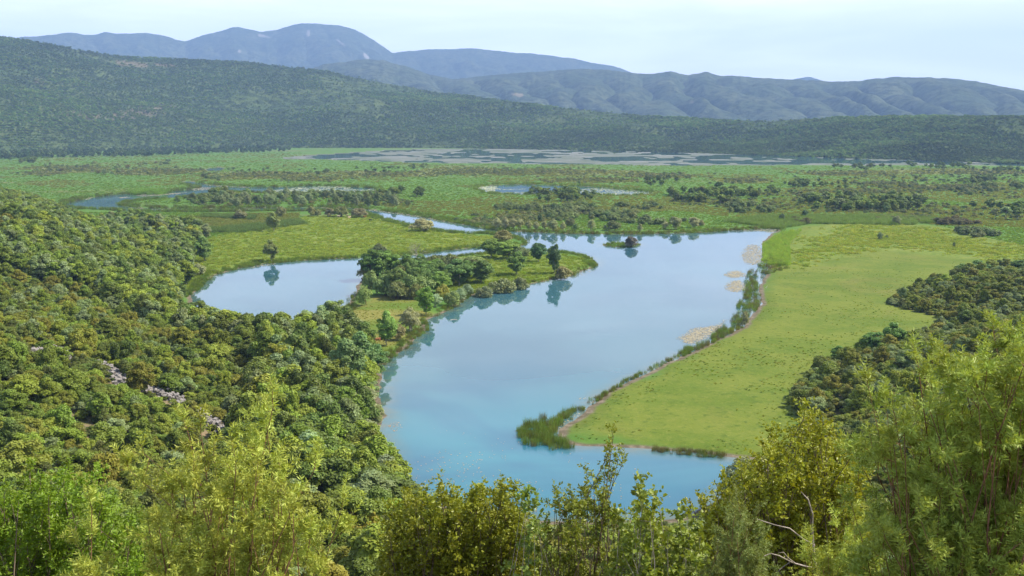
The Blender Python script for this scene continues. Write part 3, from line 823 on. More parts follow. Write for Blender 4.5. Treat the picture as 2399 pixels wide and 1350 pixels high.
NAMED = [
    ('tree', 641, 542, 46, 34, (0.115, 0.14, 0.055), 'slender_tree', 'slender olive green tree standing alone in the middle of the tussock meadow', 'tree'),
    ('tree', 636, 613, 54, 36, (0.115, 0.14, 0.05), 'waterside_tree', 'dense tree at the very edge of the left pool, mirrored in its water', 'tree'),
    ('tree', 478, 614, 62, 46, (0.095, 0.14, 0.042), 'meadow_tree', 'round headed tree with bare trunk beside the forest edge on the tussock meadow', 'tree'),
    ('bush', 467, 646, 28, 30, (0.16, 0.17, 0.085), 'grey_bush', 'small round grey green bush between the forest and the left pool', 'bush'),
    ('tree', 876, 655, 72, 62, (0.055, 0.10, 0.035), 'broad_tree', 'dark green tree at the pool end of the peninsula grove', 'tree'),
    ('bush', 893, 601, 30, 38, (0.105, 0.10, 0.045), 'brown_bush', 'brownish round bush on the meadow shore behind the peninsula grove', 'bush'),
    ('tree', 912, 650, 62, 52, (0.07, 0.125, 0.035), 'broad_tree', 'mid green tree right beside the darkest tree of the peninsula grove', 'tree'),
    ('tree', 953, 655, 58, 50, (0.060, 0.105, 0.035), 'broad_tree', 'rounded dark tree near the bare grey tree of the peninsula', 'tree'),
    ('tree', 985, 648, 50, 42, (0.07, 0.115, 0.04), 'broad_tree', 'middling tree in the heart of the peninsula grove', 'tree'),
    ('tree', 931, 695, 66, 46, (0.085, 0.125, 0.05), 'broad_tree', 'tall grey green tree rising out of the olive thicket on the peninsula', 'tree'),
    ('tree', 1017, 658, 48, 46, (0.085, 0.15, 0.035), 'broad_tree', 'fresh green bushy tree behind the peninsula thicket', 'tree'),
    ('tree', 1075, 670, 62, 62, (0.055, 0.10, 0.038), 'broad_tree', 'broadest dark tree of the peninsula grove, over the lake shore', 'tree'),
    ('tree', 1032, 688, 50, 48, (0.08, 0.14, 0.038), 'broad_tree', 'leaning mid green tree above the yellow bush of the peninsula', 'tree'),
    ('tree', 1128, 664, 56, 54, (0.055, 0.095, 0.036), 'broad_tree', 'dark tree with bright edge at the right end of the dense grove', 'tree'),
    ('tree', 1150, 603, 44, 46, (0.08, 0.13, 0.04), 'broad_tree', 'open crowned tree beside the narrow channel', 'tree'),
    ('tree', 1190, 607, 42, 50, (0.09, 0.15, 0.042), 'broad_tree', 'light green spreading tree beside the narrow channel', 'tree'),
    ('tree', 1212, 646, 56, 46, (0.065, 0.11, 0.038), 'broad_tree', 'upright tree on bright tussock grass, mirrored deep in the lake', 'tree'),
    ('tree', 1262, 614, 48, 42, (0.045, 0.085, 0.035), 'round_tree', 'isolated dark round tree on short trunk near the peninsula tip', 'tree'),
    ('tree', 1298, 642, 72, 34, (0.055, 0.095, 0.04), 'tall_tree', 'tall narrow tree nearest the peninsula tip', 'tree'),
    ('bush', 1318, 651, 30, 46, (0.13, 0.125, 0.055), 'shore_bush', 'brownish bush at the foot of the tall narrow peninsula tree', 'bush'),
    ('bush', 1178, 681, 38, 54, (0.125, 0.115, 0.05), 'shore_bush', 'wide brown green bush leaning over the lake below the upright tree', 'bush'),
    ('bush', 1218, 674, 30, 36, (0.12, 0.11, 0.055), 'shore_bush', 'small brown bush beside the wide brown green shore bush', 'bush'),
    ('bush', 1135, 692, 32, 40, (0.12, 0.11, 0.06), 'shore_bush', 'low greyish brown bush at the shore under the dark grove tree', 'bush'),
    ('willow', 1080, 701, 30, 34, (0.175, 0.185, 0.115), 'silver_bush', 'silvery round bush hanging over the water of the peninsula', 'bush'),
    ('willow', 1096, 690, 28, 30, (0.17, 0.18, 0.11), 'silver_bush', 'small silvery bush tucked behind the other silvery shore bush', 'bush'),
    ('bush', 1040, 702, 32, 34, (0.21, 0.165, 0.03), 'yellow_bush', 'golden yellow bush on the peninsula shore', 'bush'),
    ('bush', 1060, 716, 36, 32, (0.135, 0.14, 0.05), 'olive_bush', 'olive bush at the water just right of the golden yellow bush', 'bush'),
    ('willow', 1020, 720, 34, 32, (0.185, 0.20, 0.13), 'silver_bush', 'silver leaved bush between golden bush and two stemmed tree', 'bush'),
    ('tree', 997, 738, 68, 40, (0.085, 0.15, 0.035), 'stemmed_tree', 'green tree on several visible trunks at the peninsula shore', 'tree'),
    ('willow', 962, 776, 60, 58, (0.165, 0.175, 0.09), 'willow', 'large domed grey green willow over the lake shore of the peninsula', 'tree'),
    ('tree', 906, 809, 84, 52, (0.105, 0.165, 0.045), 'young_tree', 'light green young tree on a thin trunk beside the grey green willow', 'tree'),
    ('bush', 938, 797, 34, 40, (0.12, 0.11, 0.05), 'brown_bush', 'brown green bush between the young tree and the domed willow', 'bush'),
    ('bush', 868, 690, 48, 42, (0.155, 0.165, 0.06), 'olive_bush', 'tall olive thicket bush overhanging the left pool', 'bush'),
    ('bush', 903, 693, 46, 52, (0.13, 0.14, 0.05), 'olive_bush', 'olive thicket bush second from the left pool', 'bush'),
    ('bush', 958, 697, 46, 54, (0.125, 0.14, 0.045), 'olive_bush', 'broad olive bush under the middle of the peninsula grove', 'bush'),
    ('bush', 990, 694, 44, 46, (0.135, 0.145, 0.05), 'olive_bush', 'olive bush behind the several trunked tree', 'bush'),
    ('bush', 856, 716, 38, 36, (0.145, 0.155, 0.045), 'olive_bush', 'lowest olive bush at the left pool, beside the reeds', 'bush'),
    ('bush', 1060, 615, 11, 66, (0.17, 0.18, 0.05), 'yellow_green_bush', 'low yellow green scrub along the channel behind the grove', 'bush'),
    ('bush', 1105, 613, 11, 50, (0.16, 0.165, 0.05), 'yellow_green_bush', 'low olive yellow scrub under the open crowned channel tree', 'bush'),
    ('bush', 1225, 610, 26, 44, (0.115, 0.12, 0.05), 'grey_bush', 'greyish bush between the spreading tree and the dark round tree', 'bush'),
    ('bush', 1180, 566, 26, 46, (0.115, 0.115, 0.04), 'spit_bush', 'brownish dome bush at the tip of the tussock meadow', 'bush'),
    ('bush', 992, 541, 22, 54, (0.175, 0.175, 0.085), 'bank_bush', 'pale bush on the near bank of the river channel', 'bush'),
    ('bush', 563, 513, 18, 28, (0.105, 0.11, 0.055), 'bank_bush', 'round bush in the reeds left of the slender meadow tree', 'bush'),
    ('bush', 661, 508, 18, 28, (0.10, 0.11, 0.045), 'bank_bush', 'round bush in the reeds just behind the slender meadow tree', 'bush'),
    ('bush', 729, 507, 18, 22, (0.105, 0.11, 0.04), 'bank_bush', 'ball shaped bush by the river, leftmost of the five in a row', 'bush'),
    ('bush', 745, 507, 14, 15, (0.095, 0.105, 0.04), 'bank_bush', 'smallest ball shaped bush of the five in a row by the river', 'bush'),
    ('bush', 772, 508, 17, 22, (0.115, 0.105, 0.06), 'bank_bush', 'brownish bush in the middle of the five in a row by the river', 'bush'),
    ('bush', 800, 508, 20, 32, (0.10, 0.11, 0.04), 'bank_bush', 'largest dome of the five bushes in a row by the river', 'bush'),
    ('bush', 842, 509, 18, 36, (0.12, 0.115, 0.06), 'bank_bush', 'thin brown bush by the river, rightmost of the five in a row', 'bush'),
    ('bush', 1478, 577, 25, 34, (0.085, 0.08, 0.07), 'islet_bush', 'grey twiggy bush covering the small islet in the lake', 'bush'),
    ('bush', 2062, 562, 18, 13, (0.10, 0.13, 0.06), 'meadow_bush', 'small upright bush standing alone on the far pasture', 'bush'),
    ('bush', 2078, 559, 8, 7, (0.10, 0.13, 0.06), 'meadow_bush', 'tiny sapling just beside the upright pasture bush', 'bush'),
    ('bush', 2235, 580, 12, 7, (0.09, 0.12, 0.05), 'meadow_bush', 'thin sapling alone near the right end of the far pasture', 'bush'),
    ('willow', 2100, 527, 24, 24, (0.12, 0.145, 0.085), 'reed_tree', 'grey green little tree at the reed edge of the far pasture', 'tree'),
    ('bush', 1832, 517, 16, 18, (0.06, 0.09, 0.04), 'meadow_bush', 'dark round shrub on the bright grass above the lily strip', 'bush'),
    ('bush', 1886, 508, 16, 18, (0.06, 0.10, 0.04), 'meadow_bush', 'dark pointed shrub just before the tree belt', 'bush'),
    ('bush', 1745, 763, 36, 18, (0.16, 0.16, 0.09), 'reed_sapling', 'pale wispy sapling standing in the reeds of the right shore', 'tree'),
    ('willow', 1385, 541, 30, 24, (0.165, 0.18, 0.095), 'willow', 'pale willow standing apart at the north shore, mirrored in the lake', 'tree'),
    ('bush', 1437, 541, 24, 34, (0.085, 0.10, 0.04), 'shore_bush', 'dark green dome bush at the north shore behind the islet', 'bush'),
    ('willow', 1418, 540, 14, 11, (0.12, 0.15, 0.09), 'willow', 'little grey green willow against the dark dome bush', 'tree'),
    ('willow', 1499, 543, 19, 18, (0.17, 0.18, 0.10), 'willow', 'small pale willow at the north shore right of the islet', 'tree'),
    ('willow', 1559, 538, 20, 20, (0.17, 0.18, 0.10), 'willow', 'pale low willow, left of the three at the north east shore', 'tree'),
    ('willow', 1583, 538, 33, 36, (0.15, 0.165, 0.085), 'willow', 'tallest grey green willow of the three at the north east shore', 'tree'),
    ('willow', 1624, 534, 28, 32, (0.155, 0.165, 0.095), 'willow', 'rounded grey willow, right of the three at the north east shore', 'tree'),
    ('bush', 1642, 530, 14, 20, (0.12, 0.125, 0.06), 'shore_bush', 'olive bush leaning on the rounded grey willow', 'bush'),
    ('willow', 1164, 537, 30, 26, (0.175, 0.18, 0.105), 'willow', 'pale willow at the left end of the north shore row', 'tree'),
    ('willow', 1184, 538, 30, 24, (0.17, 0.175, 0.10), 'willow', 'second pale willow of the north shore row', 'tree'),
    ('willow', 1203, 538, 28, 24, (0.165, 0.17, 0.095), 'willow', 'third pale willow of the north shore row', 'tree'),
    ('willow', 1219, 538, 28, 20, (0.17, 0.175, 0.10), 'willow', 'fourth and narrowest pale willow of the north shore row', 'tree'),
    ('willow', 1238, 539, 24, 22, (0.15, 0.165, 0.085), 'willow', 'fifth willow of the north shore row, greener than its neighbours', 'tree'),
    ('willow', 1256, 540, 22, 18, (0.17, 0.18, 0.10), 'willow', 'small pale willow between the fifth and the broad willow of the row', 'tree'),
    ('willow', 1275, 539, 24, 20, (0.165, 0.175, 0.09), 'willow', 'pale willow just left of the broadest willow of the row', 'tree'),
    ('willow', 1295, 541, 30, 30, (0.155, 0.165, 0.09), 'willow', 'broadest willow near the right end of the north shore row', 'tree'),
    ('willow', 1319, 541, 23, 18, (0.175, 0.185, 0.10), 'willow', 'slim pale willow closing the north shore row', 'tree'),
    ('bush', 1265, 521, 20, 12, (0.06, 0.09, 0.035), 'dark_bush', 'narrow dark shrub poking out behind the north shore row', 'bush'),
    ('bush', 1348, 540, 16, 18, (0.11, 0.155, 0.05), 'green_bush', 'fresh green little bush between the slim willow and the lone willow', 'bush'),
    ('bush', 1336, 531, 20, 26, (0.085, 0.10, 0.04), 'dark_bush', 'dark round bush behind the fresh green little bush', 'bush'),
    # far left forest edge by the river bend
    ('tree', 170, 512, 30, 24, (0.06, 0.10, 0.04), 'dark_tree', 'dark pointed tree at the river bend, foot of the left hillside', 'tree'),
    ('tree', 840, 905, 110, 80, (0.07, 0.12, 0.045), 'bank_tree', 'tall grey stemmed tree on the left bank behind the pale shore willows', 'tree'),
    ('tree', 815, 935, 120, 85, (0.085, 0.125, 0.055), 'bank_tree', 'tallest loose crowned tree on the left bank, trunks showing', 'tree'),
    ('tree', 878, 880, 70, 60, (0.06, 0.11, 0.04), 'bank_tree', 'dark tree leaning over the lake just below the peninsula', 'tree'),
    ('willow', 858, 985, 72, 66, (0.165, 0.18, 0.1), 'bank_willow', 'pale sage willow on the left bank by the little muddy landing', 'tree'),
    ('willow', 828, 1010, 84, 74, (0.17, 0.185, 0.105), 'bank_willow', 'broadest pale willow of the left bank', 'tree'),
    ('willow', 880, 1000, 52, 48, (0.13, 0.15, 0.06), 'bank_willow', 'olive willow touching the water at the muddy landing', 'tree'),
    ('willow', 862, 1060, 74, 70, (0.15, 0.175, 0.09), 'bank_willow', 'grey green willow on the left bank below the muddy landing', 'tree'),
    ('tree', 890, 1095, 70, 70, (0.1, 0.145, 0.05), 'bank_tree', 'mid green tree over the water on the lower left bank', 'tree'),
    ('willow', 912, 1130, 76, 70, (0.13, 0.16, 0.075), 'bank_willow', 'soft grey green willow reaching farthest over the lower left bank', 'tree'),
    ('tree', 878, 1150, 70, 80, (0.06, 0.115, 0.035), 'bank_tree', 'very dark glossy tree at the lower left bank', 'tree'),
    ('bush', 925, 1172, 50, 50, (0.125, 0.135, 0.05), 'bank_bush', 'olive bush at the bottom corner of the lake', 'bush'),
    ('tree', 830, 1120, 90, 80, (0.075, 0.13, 0.04), 'bank_tree', 'green tree second row above the lower left bank', 'tree'),
    ('willow', 895, 1215, 64, 70, (0.15, 0.16, 0.09), 'bank_willow', 'twiggy pale willow at the foot of the slope by the lake corner', 'tree'),
    ('willow', 1735, 1195, 110, 120, (0.165, 0.185, 0.1), 'bank_willow', 'pale domed willow at the lower right end of the lake', 'tree'),
    # right pasture edge
    ('tree', 2255, 650, 32, 46, (0.075, 0.125, 0.035), 'broad_tree', 'bright topped tree, left of the pair on the low right knoll', 'tree'),
    ('tree', 2292, 648, 36, 58, (0.065, 0.115, 0.035), 'broad_tree', 'broad dark tree, right of the pair on the low right knoll', 'tree'),
    ('tree', 2385, 648, 32, 40, (0.055, 0.10, 0.035), 'broad_tree', 'dark tree at the picture edge on the low right knoll', 'tree'),
    ('tree', 2093, 826, 62, 58, (0.07, 0.13, 0.03), 'broad_tree', 'taller round tree of the pair rising over the right hand scrub', 'tree'),
    ('tree', 2048, 838, 52, 60, (0.065, 0.12, 0.032), 'broad_tree', 'shorter dark tree of the pair rising over the right hand scrub', 'tree'),
    ('tree', 1964, 850, 40, 40, (0.075, 0.13, 0.032), 'round_tree', 'round tree alone at the pasture end of the right hand scrub', 'tree'),
]
for r_ in NAMED:
    at_px(*r_)

# the bare grey tree of the peninsula
def twig_tree(seed, h, w, nb=26):
    g = np.random.default_rng(seed)
    parts = [tube([(0, 0, -.3), (0.1, 0, h * .3), (-.1, .1, h * .62), (0, 0, h * .95)], [.16, .12, .07, .02], 5)]
    for q in range(nb):
        t = g.uniform(.12, .85); a = g.uniform(0, 6.28)
        st = np.array([0, 0, h * t]); L = w * .55 * (1.1 - t) + .4
        en = st + np.array([math.cos(a) * L, math.sin(a) * L, L * g.uniform(.5, 1.2)])
        mid = (st + en) / 2 + g.normal(size=3) * .12 * L
        parts.append(tube([st, mid, en], [.055, .035, .012], 4))
        for _ in range(5):
            s2 = st + (en - st) * g.uniform(.35, 1); e2 = s2 + (unit(en - st) + g.normal(size=3) * .6) * L * .45
            parts.append(tube([s2, (s2 + e2) / 2 + g.normal(size=3) * .05, e2], [.024, .018, .008], 3))
    return join(parts)


def bare(px, py, hp, wpx, name, label, h0=None):
    g = gp(px, py, .4); x, y = float(g[0]), float(g[1])
    z = float(ptz(x, y)[0]) if h0 is None else h0
    dep = y * CP - (z - CZ) * SP
    TV, TF = twig_tree(int(px), hp / F * dep, wpx / F * dep)
    o = link(name, mesh_np(name, TV, TF, M_BARKG), loc=(x, y, z))
    tag(o, label, 'tree')


bare(975, 608, 42, 40, 'bare_tree', 'bare grey twiggy tree on the channel side of the peninsula grove')


# ---- cover of the hillsides
def sample_hill(n, px0, px1, y0, y1):
    x = rng.uniform(px0, px1, n); y = rng.uniform(y0, y1, n)
    return x, y


def poisson_grid(step, x0, x1, y0, y1):
    xs = np.arange(x0, x1, step); ys = np.arange(y0, y1, step)
    X, Y = np.meshgrid(xs, ys)
    X = X + rng.uniform(-.48, .48, X.shape) * step; Y = Y + rng.uniform(-.48, .48, Y.shape) * step
    return X.ravel(), Y.ravel()


hx, hy = poisson_grid(2.45, -480, 330, 16, 800)
k = (np.abs(hx) < hy * 0.58 + 6)
hx, hy = hx[k], hy[k]
hzv, hw_, hh_ = terrain(np.stack([hx, hy], -1), True)
k = (hh_ < -1.0) & (hw_ > 0.8)
hx, hy, hzv, hh_ = hx[k], hy[k], hzv[k], hh_[k]
inl = -hh_
hpx, hpy, hdep = proj(hx, hy, hzv + 2.0)
k = (hpx > -160) & (hpx < 2560) & (hpy < 1500) & (hdep > 24)
hx, hy, hzv, inl, hpx, hpy, hdep = [a[k] for a in (hx, hy, hzv, inl, hpx, hpy, hdep)]
rght = hx > 10
# the dry stone wall: keep its line open
WALL = [(70, 826), (130, 822), (165, 836), (250, 862), (290, 900), (355, 912), (408, 936), (465, 968), (520, 1010), (560, 1060)]


def hit(px, py, lo=20.0, hi=900.0):
    """first meeting of a sight line with the terrain"""
    d = ray(px, py); t = np.linspace(lo, hi, 2500)
    X = d[0] * t; Y = d[1] * t; Z = CZ + d[2] * t
    zz = terrain(np.stack([X, Y], -1))
    b = np.argmax(Z < zz)
    return np.array([X[b], Y[b], zz[b]])


WP = np.array([hit(px, py + 6) for px, py in WALL])


def wall_clear(x, y):
    best = np.full(len(x), 1e9); front_ = np.zeros(len(x))
    for a, b in zip(WP[:-1], WP[1:]):
        e = (b - a)[:2]; L2 = (e ** 2).sum()
        t = np.clip(((x - a[0]) * e[0] + (y - a[1]) * e[1]) / L2, 0, 1)
        qx, qy = a[0] + e[0] * t, a[1] + e[1] * t
        d = np.hypot(x - qx, y - qy)
        cl = d < best
        front_ = np.where(cl, np.hypot(qx, qy) - np.hypot(x, y), front_); best = np.where(cl, d, best)
    return best, front_


wd, wf = wall_clear(hx, hy)
GAPS = [(70, 168), (246, 300), (350, 410), (462, 530)]
ingap = np.zeros(len(hx), bool)
for a, b in GAPS:
    ingap |= (hpx > a - 4) & (hpx < b + 4)
drop = (wd < 1.6) | (ingap & (wf > 0) & (wd < 6.5))
nn = fbm(hx * 0.03, hy * 0.03, 3, 51); n2 = fbm(hx * 0.012, hy * 0.012, 2, 57)
drop |= (fbm(hx * 0.09, hy * 0.09, 2, 63) > 0.83)
keep = ~drop
hx, hy, hzv, inl, hpx, hpy, hdep, rght, nn, n2, wd, wf = [a[keep] for a in (hx, hy, hzv, inl, hpx, hpy, hdep, rght, nn, n2, wd, wf)]
N = len(hx)
u = rng.random(N)
treeband = (~rght) & (inl < 26 + 18 * (n2 - .5) + np.where(hy > 300, 34, 0))
pt = np.where(treeband, 0.40, 0.035)
upper = (~rght) & (inl > 32)
pj = np.where(rght, 0.14, np.where(treeband, 0.02, 0.30 + 0.5 * (nn - .5)))
kindv = np.where(u < pt, 0, np.where(u < pt + pj, 1, 2))          # 0 tree, 1 juniper, 2 shrub
u2 = rng.random(N)
tone = np.where(kindv == 1, np.where(u2 < .45, 'brown', 'olive'),
                np.where(treeband, np.where(u2 < .40, 'dark', np.where(u2 < .78, 'bright', 'sage')),
                         np.where(u2 < .5 + (nn - .5), 'olive', np.where(u2 < .74, 'bright', np.where(u2 < .9, 'dark', 'sage')))))
tone = np.where(rght & (kindv == 2) & (u2 > .62) & (u2 < .74), 'sage', tone)
hgt = np.where(kindv == 0, np.where(treeband, rng.uniform(6.5, 11.0, N), rng.uniform(4.5, 6.5, N)), np.where(kindv == 1, rng.uniform(2.8, 4.6, N), rng.uniform(2.0, 3.7, N)))
wid = np.where(kindv == 0, np.where(treeband, rng.uniform(5.8, 9.0, N), rng.uniform(4.0, 6.0, N)), np.where(kindv == 1, rng.uniform(2.4, 3.5, N), rng.uniform(2.5, 4.5, N)))
hgt = np.where(rght & (kindv != 0), hgt * 0.85, hgt)
vary_ = np.where(rng.random(N) < .10, rng.uniform(1.3, 1.75, N), rng.uniform(.72, 1.1, N))
hgt, wid = np.where(kindv == 2, hgt * vary_, hgt), np.where(kindv == 2, wid * vary_ ** .8, wid)
near = np.clip((hdep - 20) / 60, 0.45, 1.0)
hgt, wid = hgt * near, wid * near
TONE = {'olive': OLIVE, 'bright': BRIGHT, 'dark': DARK, 'brown': BROWN, 'sage': SAGE}
NM = {0: 'hillside_tree', 1: 'juniper', 2: 'hillside_shrub'}
CT = {0: 'tree', 1: 'juniper', 2: 'shrub'}
PK = {0: 'tree', 1: 'juniper', 2: 'shrub'}
ADJ = {'olive': 'olive green', 'bright': 'fresh bright green', 'dark': 'dark green', 'brown': 'brownish', 'sage': 'pale sage green'}


def place_name(i):
    if rght[i]:
        if hy[i] > 255: return 'on the low knoll beyond the right pasture bay', 'right knoll'
        if inl[i] < 9: return 'along the shaded edge of the right pasture', 'right pasture edge'
        return 'on the slope between the right pasture and the big juniper', 'right slope'
    if hy[i] > 330: return 'on the far left slope toward the river bend', 'far left slope'
    if treeband[i]: return 'in the shore belt between left hillside and lake', 'left shore belt'
    if abs(hx[i]) < 25 and hy[i] < 130: return 'on the bank below the viewpoint', 'viewpoint bank'
    if wf[i] > 0: return 'on the left hillside below the dry stone wall', 'left slope below the wall'
    return 'on the left hillside above the dry stone wall', 'left slope above the wall'


tpx, tpy, _d = proj(hx, hy, hzv + hgt)
lim = np.interp(hpx, [0, 900, 935, 960, 1240, 1640, 1700, 1800, 1840], [0, 0, 1090, 1200, 1222, 1222, 1175, 1085, 0])
lim2 = np.interp(hpx, [395, 415, 470, 482], [0, 692, 692, 0])
ok = ~((tpy < lim) & (hdep < 175)) & ~((tpy < lim2) & (hdep > 150) & (hdep < 335))
hx, hy, hzv, inl, hpx, hpy, hdep, rght, treeband, kindv, tone, hgt, wid, wf = [a[ok] for a in (hx, hy, hzv, inl, hpx, hpy, hdep, rght, treeband, kindv, tone, hgt, wid, wf)]
N = len(hx)
inview = (hpx > -20) & (hpx < 2420) & (hpy > 380) & (hpy < 1380)
# nearer bushes hide those behind them: rank by size in view
size = hgt * wid / hdep ** 2
single = np.zeros(N, bool)
for kk in (0, 1, 2):
    c = np.where((kindv == kk) & inview)[0]
    single[c[np.argsort(-size[c])][:300]] = True
first = {}
for i in np.where(single)[0]:
    kk = int(kindv[i]); ph, grp = place_name(i)
    nm = {0: 'tree', 1: 'conical juniper', 2: 'rounded shrub'}[kk]
    o = plant(NM[kk], PK[kk], float(hx[i]), float(hy[i]), float(hzv[i]) - 0.1, float(hgt[i]), float(wid[i]), T(TONE[str(tone[i])][int(rng.integers(len(TONE[str(tone[i])])))]),
              f'{ADJ[str(tone[i])]} {nm} {ph}', CT[kk], f'{ADJ[str(tone[i])]} {nm}s, {grp}', parts=bool(hdep[i] < 330))
    first.setdefault((PK[kk], o.children[0].data.name if o.children else ''), o)


def crowns(kind):
    """the crown objects of single plants already standing, one per shape"""
    out = []
    for pr in PR[kind]:
        for o in COL.objects:
            if o.data is pr.crown or o.data is pr.whole:
                out.append(o); break
    return out


for kk, nm, lab in ((0, 'woodland', 'remaining trees merging into one wood on the hillsides'), (1, 'juniper_scrub', 'remaining junipers merging into the hillside scrub'), (2, 'scrub', 'remaining shrubs merging into one scrub cover on the hillsides')):
    c = np.where((kindv == kk) & ~single)[0]
    tn = np.array([TONE[str(tone[i])][int(rng.integers(len(TONE[str(tone[i])])))] for i in c]) * (1 + rng.uniform(-.14, .14, (len(c), 1)))
    pr = PR[PK[kk]]
    obs = crowns(PK[kk])
    stuff(nm, np.stack([hx[c], hy[c], hzv[c] - .1], -1), np.stack([wid[c] / pr[0].w, wid[c] / pr[0].w, hgt[c] / pr[0].h], -1), rng.integers(0, len(obs), len(c)), tn, obs, lab)

# undergrowth that closes the gaps between the shrubs
ux, uy = poisson_grid(1.9, -300, 220, 18, 420)
k = (np.abs(ux) < uy * 0.56 + 4); ux, uy = ux[k], uy[k]
uz, uw, uh = terrain(np.stack([ux, uy], -1), True)
wd2, wf2 = wall_clear(ux, uy)
k = (uh < -.6) & (uw > .6) & (wd2 > 1.0) & (rng.random(len(ux)) < .8); ux, uy, uz = ux[k], uy[k], uz[k]
obs = crowns('shrub')
s_ = rng.uniform(.22, .42, len(ux))
stuff('undergrowth', np.stack([ux, uy, uz - .15], -1), np.stack([s_, s_, s_ * .8], -1), rng.integers(0, len(obs), len(ux)), tints(OLIVE + BROWN + DARK + DARK, len(ux)) * .8, obs, 'low undergrowth of small shrubs between the taller ones on both slopes')  # tints dimmed: deeper shadow between the shrubs is put into the colour

# ---- the dry stone wall
def stone_wall():
    g = np.random.default_rng(4)
    parts = []
    base = np.array([(-1, -1, -1), (1, -1, -1), (1, 1, -1), (-1, 1, -1), (-1, -1, 1), (1, -1, 1), (1, 1, 1), (-1, 1, 1)], float) * .5
    fq = np.array([(0, 3, 2, 1), (4, 5, 6, 7), (0, 1, 5, 4), (1, 2, 6, 5), (2, 3, 7, 6), (3, 0, 4, 7)])
    for a, b in zip(WP[:-1], WP[1:]):
        L = np.linalg.norm(b - a); n = int(L * 30)
        for _ in range(n):
            t = g.random(); p = a + (b - a) * t
            hh = abs(g.normal()) * .45 + .1; off = g.normal(size=2) * (.75 - .3 * min(1, hh))
            sz = g.uniform(.22, .62) * np.array([g.uniform(.8, 1.4), g.uniform(.7, 1.2), g.uniform(.5, .9)])
            v = (base * (1 + g.uniform(-.25, .25, (8, 3)))) * sz
            an = g.uniform(0, 3.14, 3)
            ca, sa = math.cos(an[0]), math.sin(an[0]); v = v @ np.array([[ca, -sa, 0], [sa, ca, 0], [0, 0, 1]]).T
            cb, sb = math.cos(an[1] * .2), math.sin(an[1] * .2); v = v @ np.array([[1, 0, 0], [0, cb, -sb], [0, sb, cb]]).T
            x, y = p[0] + off[0], p[1] + off[1]
            parts.append((v + np.array([x, y, p[2] + hh]), fq))
    Vv, Fq = join(parts)
    return mesh_np('dry_stone_wall', Vv, Fq, M_STONE)


tag(link('dry_stone_wall', stone_wall()), 'tumbled grey dry stone wall running down through the left hillside scrub', 'wall')

